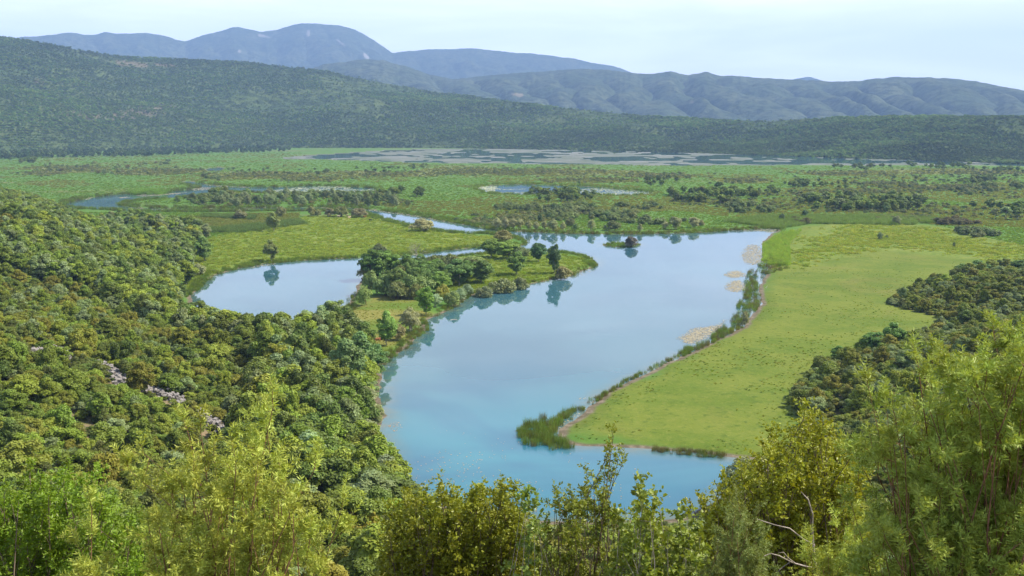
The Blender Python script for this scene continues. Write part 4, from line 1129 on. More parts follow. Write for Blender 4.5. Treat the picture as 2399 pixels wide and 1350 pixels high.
# ---- bushes and trees of the marsh: polygon in the photograph, how many, kind, height (m), width/height, colours, words
ZONES = [
    ([(852, 690), (860, 640), (940, 630), (1120, 630), (1160, 655), (1120, 680), (1040, 695), (985, 705), (870, 700)], 46, 'bush', (3.5, 6.5), (1.0, 1.4), [(.17, .20, .06), (.20, .21, .075), (.14, .18, .06)], 'grove_bush', 'bush', 'olive undergrowth bush between the trunks of the peninsula grove', 'undergrowth of the peninsula grove'),
    ([(862, 660), (900, 650), (1000, 650), (1110, 650), (1140, 662), (1060, 680), (900, 680)], 20, 'tree', (7, 9.5), (.75, 1.0), [(.13, .215, .06), (.11, .19, .055), (.15, .23, .065)], 'grove_tree', 'tree', 'tree filling the closed canopy in the heart of the peninsula grove', 'canopy of the peninsula grove'),
    ([(200, 535), (300, 522), (420, 532), (505, 538), (498, 556), (450, 578), (438, 640), (440, 688), (412, 660), (350, 590), (250, 560)], 130, 'tree', (6.5, 10.5), (.75, 1.0), BRIGHT + LEAFY + LEAFY + SAGE, 'forest_edge_tree', 'tree', 'tree of the wood between the left hillside and the tussock meadow', 'wood edge trees by the meadow'),
    ([(405, 478), (480, 462), (560, 458), (860, 459), (1000, 488), (860, 486), (640, 484), (450, 487)], 75, 'willow', (5.5, 9), (.8, 1.1), SAGE + MARSHB, 'willow', 'tree', 'grey green willow on the wedge of land between the river arms', 'river wedge willows'),
    ([(420, 470), (600, 456), (880, 456), (1000, 478), (880, 474), (500, 474)], 70, 'bush', (3, 5.5), (1.1, 1.6), MARSHB, 'marsh_bush', 'bush', 'olive bush among the willows between the river arms', 'river wedge bushes'),
    ([(500, 450), (560, 448), (575, 462), (490, 466)], 8, 'tree_far', (8, 11), (.7, .9), DARK, 'marsh_tree', 'tree', 'dark tall tree in the clump at the river fork', 'river fork trees'),
    ([(880, 450), (980, 448), (990, 462), (870, 462)], 16, 'tree_far', (7, 10), (.7, .9), DARK, 'marsh_tree', 'tree', 'dark tree in the clump between river wedge and lily pond', 'clump trees by the lily pond'),
    ([(1000, 478), (1130, 470), (1400, 478), (1560, 486), (1690, 492), (1640, 508), (1400, 520), (1200, 512), (1080, 504)], 150, 'bush', (2.6, 5), (1.3, 2.0), MARSHB, 'marsh_bush', 'bush', 'domed olive bush in the dense scrub behind the north shore willows', 'north shore scrub bushes'),
    ([(1190, 468), (1240, 452), (1330, 450), (1400, 462), (1420, 474), (1300, 476), (1200, 476)], 45, 'tree_far', (6, 10), (.7, .9), DARK + LEAFY, 'marsh_tree', 'tree', 'dark tree in the rounded grove before the lily pond', 'grove trees before the pond'),
    ([(1420, 500), (1660, 490), (1720, 505), (1700, 524), (1560, 526), (1440, 528)], 40, 'bush', (2.2, 4), (1.4, 2.2), MARSHB, 'marsh_bush', 'bush', 'low olive bush scattered on the bright grass north of the lake', 'scattered lake meadow bushes'),
    ([(1560, 448), (1700, 436), (1820, 452), (1860, 470), (1860, 494), (1700, 484), (1580, 474)], 90, 'tree_far', (6, 10), (.65, .9), DARK + LEAFY + LEAFY, 'belt_tree', 'tree', 'tree of the left half of the dark belt across the marsh', 'belt trees, left half'),
    ([(1850, 462), (2000, 458), (2200, 474), (2399, 496), (2440, 512), (2399, 520), (2200, 502), (2000, 496), (1860, 492)], 120, 'tree_far', (6, 10.5), (.65, .9), DARK + LEAFY + LEAFY + SAGE, 'belt_tree', 'tree', 'tree of the right half of the dark belt across the marsh', 'belt trees, right half'),
    ([(1700, 478), (1880, 482), (1880, 498), (1700, 502)], 28, 'bush', (3, 5), (1.2, 1.8), MARSHB, 'marsh_bush', 'bush', 'rounded bush at the lake side foot of the dark tree belt', 'bushes at the belt foot'),
    ([(1860, 516), (1930, 512), (1940, 522), (1870, 528)], 12, 'bush', (2, 3.2), (1.6, 2.4), [(.15, .14, .05), (.12, .12, .045)], 'marsh_bush', 'bush', 'yellowish bush where the reed bed meets the far pasture', 'bushes at the reed corner'),
    ([(2120, 506), (2250, 508), (2300, 530), (2200, 528), (2130, 520)], 30, 'bush', (2.2, 3.6), (1.6, 2.4), [(.16, .145, .06), (.13, .125, .05)], 'marsh_bush', 'bush', 'tan bush in the thicket along the far pasture edge', 'pasture edge thicket'),
    ([(2230, 538), (2310, 548), (2400, 565), (2440, 580), (2380, 582), (2290, 562)], 30, 'bush', (2.4, 4), (1.5, 2.2), MARSHB, 'marsh_bush', 'bush', 'olive bush in the hedge closing the pasture on the right', 'pasture hedge bushes'),
    ([(1500, 425), (1580, 420), (1600, 440), (1510, 444)], 14, 'tree_far', (6, 9), (.7, .9), DARK, 'marsh_tree', 'tree', 'dark tree of the small clump left behind the belt', 'clump behind the belt'),
    ([(1830, 430), (1950, 422), (2010, 436), (1990, 446), (1850, 440)], 34, 'tree_far', (5, 8), (.7, .9), DARK + LEAFY, 'marsh_tree', 'tree', 'tree of the loose row behind the dark belt', 'loose row behind the belt'),
    ([(2260, 420), (2440, 412), (2440, 450), (2300, 444)], 40, 'tree_far', (5, 9), (.8, 1.1), DARK + MARSHB, 'marsh_tree', 'tree', 'dark tree in the scattered group on the right marsh', 'right marsh trees'),
    ([(2120, 386), (2180, 382), (2260, 388), (2300, 398), (2150, 400)], 34, 'tree_far', (6, 9), (.8, 1.1), DARK + LEAFY, 'marsh_tree', 'tree', 'tree of the long grove beside the far shallow lake', 'grove by the far lake'),
    ([(1935, 390), (2000, 388), (2090, 392), (2080, 402), (1940, 400)], 22, 'tree_far', (5, 8), (.8, 1.1), DARK, 'marsh_tree', 'tree', 'dark tree of the two clumps before the far lake', 'clumps before the far lake'),
    ([(2300, 396), (2440, 394), (2440, 404), (2310, 408)], 24, 'tree_far', (5, 7), (.8, 1.1), LEAFY, 'marsh_tree', 'tree', 'green tree at the right end of the far lake shore', 'right end of the far shore'),
    ([(1960, 408), (2300, 408), (2399, 430), (2300, 460), (2050, 440)], 60, 'bush', (2.2, 4), (1.4, 2.2), MARSHB, 'marsh_bush', 'bush', 'low bush dotted over the tan marsh behind the belt', 'dotted marsh bushes'),
    ([(500, 395), (760, 388), (1000, 385), (1000, 402), (760, 410), (520, 408)], 55, 'tree_far', (3.5, 6), (.9, 1.3), DARK + MARSHB + LEAFY, 'marsh_tree', 'tree', 'small tree of the long streak before the far lake, left of centre', 'streak before the far lake'),
    ([(80, 388), (400, 378), (420, 400), (200, 412), (90, 404)], 60, 'bush', (2.4, 4.2), (1.4, 2.2), MARSHB + [(.17, .15, .05)], 'marsh_bush', 'bush', 'brownish bush on the left marsh beyond the river', 'left marsh bushes'),
    ([(0, 372), (90, 368), (92, 382), (0, 386)], 18, 'tree_far', (6, 10), (.9, 1.2), DARK, 'marsh_tree', 'tree', 'dark round tree at the left end of the marsh', 'left end trees'),
    ([(440, 414), (520, 412), (520, 424), (450, 424)], 8, 'bush', (3, 4.5), (1.3, 2), MARSHB, 'marsh_bush', 'bush', 'dark bush by the upper bend of the river', 'upper bend bushes'),
]


def sample_poly(poly, n):
    p = np.asarray(poly, float)
    out = np.zeros((0, 2))
    while len(out) < n:
        q = rng.uniform(p.min(0), p.max(0), (n * 4, 2))
        q = q[sdist(q, p) < 0]
        out = np.concatenate([out, q])
    return out[:n]


todo = []
for (poly, n, kind, hr, wr_, cols_, nm, cat, lab, grp) in ZONES:
    q = sample_poly(poly, n * 4)
    w_ = gp(q[:, 0], q[:, 1], .4)
    cl_ = fbm(w_[:, 0] * .03, w_[:, 1] * .02, 3, 83) + rng.uniform(-.09, .09, len(w_))
    w_ = w_[np.argsort(-cl_)[:n]] if kind in ('tree_far', 'bush') else w_[:n]
    zz, ww, _ = terrain(w_, True)
    for (x, y), z, wv in zip(w_, zz, ww):
        if wv < 1.0: continue
        h = rng.uniform(*hr) * (.86 if kind == 'tree_far' else 1); wd_ = h * rng.uniform(*wr_) * (1.2 if kind == 'tree_far' else 1)
        todo.append((h * wd_ / (x * x + y * y), nm, kind, float(x), float(y), float(z) - .05, h, wd_, T(cols_[int(rng.integers(len(cols_)))]), lab, cat, grp))
todo.sort(key=lambda t: -t[0])
seen_, rest = {}, {}
for t in todo:
    seen_[t[1]] = seen_.get(t[1], 0) + 1
    if seen_[t[1]] > 300:
        rest.setdefault((t[1], t[2]), []).append(t)
    else:
        plant(*t[1:11], t[11], parts=(t[1] == 'forest_edge_tree'))
for (nm, kind), L_ in rest.items():
    obs = crowns(kind); pr0 = PR[kind][0]
    stuff('low_scrub', [t[3:6] for t in L_], [(t[7] / pr0.w, t[7] / pr0.w, t[6] / pr0.h) for t in L_], rng.integers(0, len(obs), len(L_)), [t[8] for t in L_], obs, 'remaining small bushes dotting the marsh')

th_ = []
for (cx, cy, rx, ry) in GOLD:
    n = int(rx * ry * .14) + 40
    th_.append(np.stack([cx + rng.normal(0, .5, n) * rx, cy + rng.normal(0, .5, n) * ry], -1))
th_.append(sample_poly([(1560, 450), (1860, 452), (2200, 476), (2420, 500), (2420, 520), (2200, 504), (1860, 496), (1580, 480)], 420))
th_.append(sample_poly([(420, 462), (900, 456), (1000, 482), (480, 486)], 260))
th_.append(sample_poly([(1960, 408), (2420, 408), (2420, 470), (2050, 446)], 260))
q = np.concatenate(th_); q = q[(q[:, 1] > 372) & (q[:, 1] < 540)]
w_ = gp(q[:, 0], q[:, 1], .4); zz, ww, _ = terrain(w_, True); kq = (ww > 2) & (np.abs(w_[:, 0]) < w_[:, 1] * .7); w_, zz = w_[kq], zz[kq]
obs = crowns('bush'); s_ = rng.uniform(.35, .8, len(w_))
stuff('thicket', np.stack([w_[:, 0], w_[:, 1], zz - .1], -1), np.stack([s_ * 1.35, s_ * 1.35, s_ * .85], -1), rng.integers(0, len(obs), len(w_)), tints([(.22, .225, .08), (.195, .22, .075), (.155, .20, .065), (.12, .17, .055)], len(w_)), obs, 'low tan and olive thickets streaking the wide marsh')

# the wood along the foot of the left hill reads as one mass
q = sample_poly([(-60, 343), (300, 341), (600, 347), (700, 352), (640, 358), (450, 362), (330, 368), (200, 370), (60, 372), (-60, 378)], 1500)
w_ = gp(q[:, 0], q[:, 1], .4); zz = terrain(w_)
obs = crowns('tree_far')
s_ = rng.uniform(.55, 1.15, len(q))
stuff('distant_wood', np.stack([w_[:, 0], w_[:, 1], zz], -1), np.stack([s_ * 1.25, s_ * 1.25, s_], -1), rng.integers(0, len(obs), len(q)), tints([(.06, .105, .04), (.075, .13, .045), (.10, .155, .055), (.13, .175, .07), (.05, .09, .035)], len(q)), obs, 'distant belt of trees along the foot of the left hill')

# scrub on the far hills
k = (HT.ravel() <= 1.02) & (HP.ravel() > -200) & (HP.ravel() < 2600)
fx, fy, fz = HX.ravel()[k], HY.ravel()[k], HZm.ravel()[k]
# weights by cell area: the polar cells grow with distance
c = rng.integers(0, len(fx), 120000)
dens = fbm(fx[c] * 0.004, fy[c] * 0.004, 4, 91)
rk = rng.random(len(c)) < .12 + .88 * sstep(.3, .52, dens)
c = c[rk]
P_ = np.stack([fx[c] + rng.normal(0, 6, len(c)), fy[c] + rng.normal(0, 6, len(c)), fz[c] - .3], -1)
big_ = fbm(P_[:, 0] * .0022, P_[:, 1] * .0022, 3, 97)
fine_ = fbm(P_[:, 0] * .009, P_[:, 1] * .009, 3, 99)
s_ = rng.uniform(.28, .85, len(c)) ** 1.2 * (P_[:, 1] / 2600) ** .4 * (.7 + .7 * fine_)
base_t = tints([(.14, .24, .07), (.175, .265, .08), (.115, .205, .06), (.20, .265, .085), (.085, .155, .05)], len(c)) * (.72 + .42 * sstep(.3, .7, big_))[:, None] * (.82 + .32 * sstep(.35, .65, fine_))[:, None]
stuff('hill_scrub', P_, np.stack([s_ * 1.35, s_ * 1.35, s_ * .72], -1), rng.integers(0, len(obs), len(c)), base_t, obs, 'dense green scrub and low trees covering the middle hills')

# ---- reeds, tussocks, marsh grass
def clump(seed, n, h, w, bw, lean, mat, name, head=False):
    g = np.random.default_rng(seed)
    r = np.sqrt(g.random(n)) * w / 2; a = g.uniform(0, 6.28, n)
    B = np.stack([r * np.cos(a), r * np.sin(a), np.full(n, -.1)], -1)
    H = h * g.uniform(.55, 1.1, n)
    D = g.normal(size=(n, 2)) * lean * H[:, None] + np.stack([np.cos(a), np.sin(a)], -1) * (lean * .5 * H)[:, None]
    M = B + np.concatenate([D * .35, (H * .6)[:, None]], 1); Tp = B + np.concatenate([D, (H * g.uniform(.85, 1, n))[:, None]], 1)
    th = g.uniform(0, 3.14, n); s = np.stack([np.cos(th), np.sin(th), np.zeros(n)], -1) * bw / 2
    V = np.stack([B - s, B + s, M + s * .8, M - s * .8, Tp + s * .15, Tp - s * .15], 1).reshape(-1, 3)
    i = np.arange(n)[:, None] * 6
    Fq = np.concatenate([i + np.array([[0, 1, 2, 3]]), i + np.array([[3, 2, 4, 5]])])
    return mesh_np(name, V, Fq, mat, {'lf': ('FLOAT', 'POINT', np.repeat(g.random(n), 6))})


def seedlings(name, mk, spots, tint, label):
    """the first few clumps, standing in the bed themselves; the rest of the bed repeats them"""
    out = []
    for k_, (x, y) in enumerate(spots):
        o = link(name, mk(k_), loc=(x, y, float(ptz(x, y)[0])))
        o['tint'] = tint; tag(o, label, kind='stuff'); out.append(o)
    return out


sp = gp(np.array([1262., 1290., 1320.]), np.array([1040., 1046., 1048.]))
reed0 = seedlings('reed_clump', lambda k_: clump(500 + k_, 70, 2.3, 1.9, .045, .10, M_GRASS, 'reed_clump'), sp, [.11, .17, .04, 1], 'green reeds standing in the lake at the pasture tip')
sp = gp(np.array([900., 930., 880.]), np.array([560., 565., 575.]), .4)
tus0 = seedlings('tussock', lambda k_: clump(520 + k_, 46, .55, 1.1, .09, .45, M_GRASS, 'tussock'), sp, [.19, .26, .04, 1], 'grass tussocks on the left meadow')
sp = gp(np.array([700., 760., 820.]), np.array([425., 427., 430.]), .4)
mg0 = seedlings('marsh_grass_clump', lambda k_: clump(540 + k_, 60, 1.5, 3.4, .28, .16, M_GRASS, 'marsh_grass_clump'), sp, [.10, .2, .04, 1], 'tall bright marsh grass beyond the river')

RG = [(.13, .215, .04), (.16, .235, .045), (.105, .175, .04)]
RB = [(.11, .125, .05), (.14, .135, .055)]


def bed(polys, n, reach=None, cols_=RG, hs=(.7, 1.1), protos=reed0, wmin=-9, wmax=1e9):
    P_, S_, C_ = [], [], []
    for poly, share in polys:
        q = sample_poly(poly, int(n * share)); w__ = gp(q[:, 0], q[:, 1], .2)
        zz, ww, hh2 = terrain(w__, True)
        kq = (ww > wmin) & (ww < wmax) & (hh2 > -2)
        kq &= fbm(w__[:, 0] * .22, w__[:, 1] * .22, 2, 45) + rng.uniform(-.12, .12, len(w__)) > .36
        w__, zz = w__[kq], zz[kq]
        P_.append(np.stack([w__[:, 0], w__[:, 1], np.maximum(zz, -.25)], -1)); S_.append(rng.uniform(*hs, len(w__))); C_.append(tints(cols_, len(w__)))
    return np.concatenate(P_), np.concatenate(S_), np.concatenate(C_)


beds = []
# tip of the right pasture and the fringe along its shore
beds.append(bed([([(1213, 1008), (1245, 985), (1300, 975), (1345, 955), (1352, 968), (1318, 985), (1300, 1010), (1312, 1030), (1345, 1048), (1320, 1056), (1250, 1050), (1222, 1035)], 1)], 340, cols_=RG + RG + RB, hs=(.35, .95)))
beds.append(bed([([(1300, 985), (1400, 925), (1400, 940), (1310, 1000)], .25), ([(1395, 930), (1480, 880), (1590, 828), (1592, 836), (1480, 890), (1400, 940)], .75)], 170, cols_=RB + RG, hs=(.2, .6)))
beds.append(bed([([(1590, 826), (1660, 795), (1722, 738), (1735, 700), (1760, 720), (1745, 765), (1690, 795), (1600, 835)], 1)], 330, cols_=RG + RB, hs=(.3, .85)))
beds.append(bed([([(1738, 700), (1750, 640), (1790, 610), (1830, 600), (1850, 632), (1790, 645), (1775, 680), (1785, 700), (1770, 730)], 1)], 400, cols_=RG + RB, hs=(.35, .9)))
beds.append(bed([([(1783, 620), (1790, 570), (1835, 545), (1880, 540), (1850, 570), (1850, 625)], 1)], 1100, cols_=[(.22, .36, .07), (.26, .38, .08)], hs=(.5, .9)))
beds.append(bed([([(1520, 1046), (1700, 1062), (1700, 1074), (1600, 1066), (1520, 1054)], 1)], 85, cols_=RB + RG[2:], hs=(.25, .55)))
# shores of the pool, the meadow and the river: a fringe where land meets water
beds.append(bed([([(430, 700), (470, 640), (640, 600), (860, 590), (1000, 585), (1240, 545), (1250, 585), (1000, 612), (640, 625), (500, 660)], 1)], 5200, cols_=RG + [(.15, .19, .05)], hs=(.4, .75), wmin=-1.2, wmax=4.5))
beds.append(bed([([(800, 480), (960, 495), (1160, 530), (1250, 555), (1160, 565), (960, 540), (820, 500)], 1)], 4200, cols_=RG, hs=(.6, 1.0), wmin=-1.5, wmax=8))
beds.append(bed([([(1100, 530), (1300, 540), (1640, 536), (1840, 525), (1840, 540), (1640, 552), (1300, 556)], 1)], 2600, cols_=RG + RB, hs=(.5, .9), wmin=-1.5, wmax=6))
beds.append(bed([([(780, 690), (850, 680), (990, 690), (1150, 660), (1400, 590), (1410, 640), (1200, 690), (1000, 780), (900, 880), (790, 760)], 1)], 2600, cols_=RG + RB, hs=(.35, .7), wmin=-1.5, wmax=2.5))
beds.append(bed([([(1100, 600), (1300, 586), (1395, 600), (1395, 628), (1330, 604), (1120, 606)], 1)], 900, cols_=RG, hs=(.5, .8), wmin=-1, wmax=5))
beds.append(bed([([(1408, 572), (1440, 570), (1500, 573), (1480, 579), (1420, 579)], 1)], 160, cols_=RG, hs=(.4, .7)))
beds.append(bed([([(298, 452), (330, 446), (395, 449), (385, 456), (310, 456)], 1)], 300, cols_=[(.17, .31, .06)], hs=(1.0, 1.4)))
beds.append(bed([([(140, 470), (300, 448), (480, 425), (900, 434), (900, 458), (480, 470), (300, 480), (480, 486), (860, 484), (860, 502), (300, 502), (140, 490)], 1)], 9000, cols_=RG + RB[:1], hs=(.8, 1.3), wmin=-2, wmax=9))
beds.append(bed([([(1080, 428), (1420, 432), (1540, 448), (1480, 464), (1150, 462)], 1)], 2200, cols_=RG, hs=(.8, 1.2), wmin=-1, wmax=12))
beds.append(bed([([(1690, 520), (1800, 508), (2100, 508), (2280, 520), (2100, 530), (1900, 526), (1830, 538)], 1)], 3200, cols_=[(.17, .26, .10), (.14, .23, .07)], hs=(.8, 1.2)))
beds.append(bed([([(440, 545), (560, 532), (700, 518), (720, 526), (560, 548)], .7), ([(470, 505), (600, 508), (600, 516), (470, 512)], .3)], 1300, cols_=[(.14, .22, .09), (.12, .19, .07)], hs=(.8, 1.2)))
P_ = np.concatenate([b[0] for b in beds]); S_ = np.concatenate([b[1] for b in beds]); C_ = np.concatenate([b[2] for b in beds])
far = np.clip(P_[:, 1] / 420, 1, 2.2)
stuff('reeds', P_, np.stack([S_ * far ** .6, S_ * far ** .6, S_], -1), rng.integers(0, 3, len(P_)), C_, reed0, 'reed beds and sedges fringing the lake, the river and the islands', tilt=.06)

# tussocks of both meadows
tb = [bed([(MEADOW_L, 1)], 9000, cols_=[(.22, .30, .05), (.26, .32, .06), (.18, .26, .04)], hs=(.6, 1.5), wmin=1.5),
      bed([(TUSS_R, 1)], 11000, cols_=[(.24, .31, .06), (.28, .33, .08), (.18, .26, .04)], hs=(.6, 1.7), wmin=1.5),
      bed([(PEN_T, 1)], 2600, cols_=[(.185, .275, .04), (.21, .28, .05)], hs=(.6, 1.4), wmin=1.2),
      bed([(PEN_L, 1)], 1500, cols_=[(.18, .23, .045), (.22, .225, .06)], hs=(.15, .4), wmin=1.2),
      bed([(MEADOW_R, 1)], 11000, cols_=[(.16, .23, .03), (.19, .24, .035), (.20, .21, .05), (.10, .17, .022), (.08, .14, .02)], hs=(.10, .40), wmin=1.0)]
e_ = tb[4][0]
kq = fbm(e_[:, 0] * .045, e_[:, 1] * .045, 4, 29) + rng.uniform(-.13, .13, len(e_)) > .5
tb[4] = tuple(a[kq] for a in tb[4])
tp_ = pxpoly(TUSS_R, 1); e_ = -sdist(tb[1][0][:, :2], tp_)
kq = rng.random(len(e_)) < sstep(-2, 34, e_ + (fbm(tb[1][0][:, 0] * .06, tb[1][0][:, 1] * .06, 3, 71) - .5) * 40)
tb[1] = tuple(a[kq] for a in tb[1])
P_ = np.concatenate([b[0] for b in tb]); S_ = np.concatenate([b[1] for b in tb]); C_ = np.concatenate([b[2] for b in tb])
lump = .5 + 1.5 * fbm(P_[:, 0] * .25, P_[:, 1] * .25, 2, 15)
stuff('grass', P_, np.stack([S_ * 1.3, S_ * 1.3, S_ * lump], -1), rng.integers(0, 3, len(P_)), C_, tus0, 'hummocky tussock grass on the meadows', tilt=.1)

# taller grass of the wide marsh
q = sample_poly([(-50, 352), (700, 356), (760, 374), (1000, 384), (2450, 392), (2470, 592), (2330, 562), (2220, 534), (2100, 512), (1840, 520), (1640, 540), (1250, 540), (1000, 500), (860, 480), (420, 480), (-50, 470)], 56000)
q2 = sample_poly([(150, 498), (700, 500), (700, 520), (480, 560), (420, 600), (300, 545)], 7000)
q = np.concatenate([q, q2])
w_ = gp(q[:, 0], q[:, 1], .3); zz, ww, hh2 = terrain(w_, True)
kq = (ww > 2) & (hh2 > -1); w_, zz, q = w_[kq], zz[kq], q[kq]
isg = np.zeros(len(q))
for (cx, cy, rx, ry) in GOLD:
    d = np.sqrt(((q[:, 0] - cx) / rx) ** 2 + ((q[:, 1] - cy) / ry) ** 2) + (fbm(w_[:, 0] * 0.02, w_[:, 1] * 0.012, 3, 5) - 0.5) * 1.3
    isg = np.maximum(isg, d < 1)
nb = fbm(w_[:, 0] * .012, w_[:, 1] * .008, 3, 25)
cA = tints([(.135, .245, .045), (.15, .26, .05), (.175, .265, .055)], len(q)); cG = tints([(.20, .22, .062), (.175, .205, .06), (.14, .185, .055)], len(q)); cO = tints([(.18, .22, .065), (.20, .22, .075)], len(q))
cc_ = np.where((isg > 0)[:, None], cG, np.where((nb > .55)[:, None], cO, cA))
s_ = rng.uniform(.3, .62, len(q)) * np.where(nb > .55, 1.25, 1) * np.where(isg > 0, 1.35, 1)
fw = np.clip(w_[:, 1] / 800, .7, 2.2)
stuff('marsh_grass', np.stack([w_[:, 0], w_[:, 1], zz], -1), np.stack([s_ * fw, s_ * fw, s_ * .8], -1), rng.integers(0, 3, len(q)), cc_, mg0, 'tall grass, rushes and sedge of the wide marsh', tilt=.05)

# ---- water lilies and flecks: small floating leaves in mats
def discs(P, rad, z, mat, name, label, sides=6):
    n = len(P); th = np.linspace(0, 2 * math.pi, sides, endpoint=False)
    rr_ = rad[:, None] * (1 + rng.uniform(-.25, .25, (n, sides)))
    ph = rng.uniform(0, 6.28, n)[:, None]
    V = np.stack([P[:, :1] + rr_ * np.cos(th + ph), P[:, 1:] + rr_ * np.sin(th + ph), np.broadcast_to((z + rng.uniform(0, .03, n))[:, None], (n, sides))], -1).reshape(-1, 3)
    me = mesh_np(name, V, np.arange(n * sides).reshape(n, sides), mat)
    return tag(link(name, me), label, kind='stuff')


def ell(cx, cy, rx, ry, n=16, ph=0):
    return [(cx + rx * math.cos(t) * (1 + .12 * math.sin(3 * t + ph)), cy + ry * math.sin(t)) for t in np.linspace(0, 6.283, n, endpoint=False)]


LIL = [(ell(1764, 597, 33, 25), 2200), (ell(1722, 643, 30, 9), 1000), (ell(1724, 671, 30, 15), 1600), ([(1581, 794), (1618, 769), (1654, 764), (1680, 760), (1690, 748), (1705, 750), (1690, 775), (1654, 797), (1627, 808), (1602, 806)], 3200),
       ([(1700, 543), (1780, 537), (1840, 532), (1835, 541), (1800, 548), (1780, 543), (1740, 543)], 500), ([(853, 488), (960, 501), (1067, 521), (1115, 531), (1067, 526), (960, 507), (853, 493)], 700),
       ([(272, 451), (294, 450), (294, 456), (272, 457)], 160), ([(303, 459), (340, 457), (445, 450), (420, 455), (340, 461)], 500), ([(272, 463), (300, 461), (308, 463), (280, 465)], 140),
       ([(440, 440), (480, 438), (505, 440), (485, 446), (450, 447)], 400), ([(470, 431), (505, 434), (600, 439), (570, 440), (500, 437)], 300), ([(300, 486), (340, 488), (335, 490), (305, 488)], 120),
       ([(195, 467), (215, 464), (215, 467), (198, 470)], 100), ([(424, 672), (462, 672), (455, 690), (440, 697), (425, 690)], 700), ([(350, 490), (390, 491), (388, 493), (352, 492)], 90),
       ([(550, 490), (600, 489), (600, 492), (550, 492)], 120), ([(1302, 995), (1350, 965), (1395, 935), (1395, 945), (1330, 995), (1308, 1012)], 260), ([(580, 625), (650, 615), (650, 619), (590, 630)], 160),
       ([(1300, 652), (1392, 628), (1400, 624), (1390, 640), (1330, 655)], 100), ([(1352, 932), (1372, 932), (1376, 936), (1356, 937)], 60)]
LP, LR = [], []
for poly, n in LIL:
    q = sample_poly(poly, int(n * 1.25)); w__ = gp(q[:, 0], q[:, 1]); ww = terrain(w__, True)[1]
    kq = (ww < .3) & (rng.random(len(q)) < sstep(-.3, 3.2, -sdist(w__, pxpoly(poly, 0)))); w__ = w__[kq]
    LP.append(w__); LR.append(rng.uniform(.11, .27, len(w__)) * np.clip(w__[:, 1] / 330, .8, 4))
discs(np.concatenate(LP), np.concatenate(LR), .015, M_LILY, 'floating_leaves', 'tan mats of floating lily leaves along the shores')
LIG = [([(690, 440), (760, 436), (880, 441), (880, 452), (760, 452), (620, 452), (640, 446)], 1500), (ell(1180, 438, 75, 7), 900), ([(1150, 450), (1250, 450), (1400, 441), (1540, 453), (1480, 460), (1380, 455), (1200, 457)], 1200),
       ([(1100, 436), (1160, 436), (1160, 452), (1105, 448)], 700)]
LP, LR = [], []
for poly, n in LIG:
    q = sample_poly(poly, n); w__ = gp(q[:, 0], q[:, 1]); ww = terrain(w__, True)[1]
    kq = (ww < .3) & (fbm(w__[:, 0] * .03, w__[:, 1] * .02, 3, 8) > .42); w__ = w__[kq]
    LP.append(w__); LR.append(rng.uniform(.5, 1.3, len(w__)))
discs(np.concatenate(LP), np.concatenate(LR), .015, M_LILYG, 'pond_lilies', 'pale green lily leaves covering the ponds behind the river')
# flecks of dead leaf drifting on the near water
q = np.concatenate([sample_poly([(950, 1165), (960, 1080), (1030, 1050), (1150, 1060), (1300, 1110), (1420, 1150), (1380, 1200), (1200, 1205), (1050, 1180)], 520), sample_poly([(900, 1000), (930, 985), (945, 1000), (920, 1015)], 60), sample_poly([(980, 1000), (1200, 1020), (1500, 1100), (1600, 1180), (1400, 1200)], 120)])
w_ = gp(q[:, 0], q[:, 1])
kq = fbm(w_[:, 0] * .12, w_[:, 1] * .07, 2, 12) > .42
w_ = w_[kq]
M_DEAD = plain_mat('dead_leaf', (.42, .27, .14), .7, .3, 2)
discs(w_, rng.uniform(.05, .14, len(w_)), .01, M_DEAD, 'drifting_flecks', 'orange brown flecks of dead leaf drifting on the near water', 5)

# ---- cattle, the egret, the floating log, the grey tree in the wood
def creature(name, verts, edges, mat):
    """one skinned body: verts = (x, y, z, radius)"""
    me = bpy.data.meshes.new(name)
    me.from_pydata([v[:3] for v in verts], edges, [])
    me.materials.append(mat)
    o = link(name, me)
    sk = o.modifiers.new('skin', 'SKIN')
    for d, v in zip(me.skin_vertices[0].data if me.skin_vertices else [], verts): d.radius = (v[3], v[3])
    return o


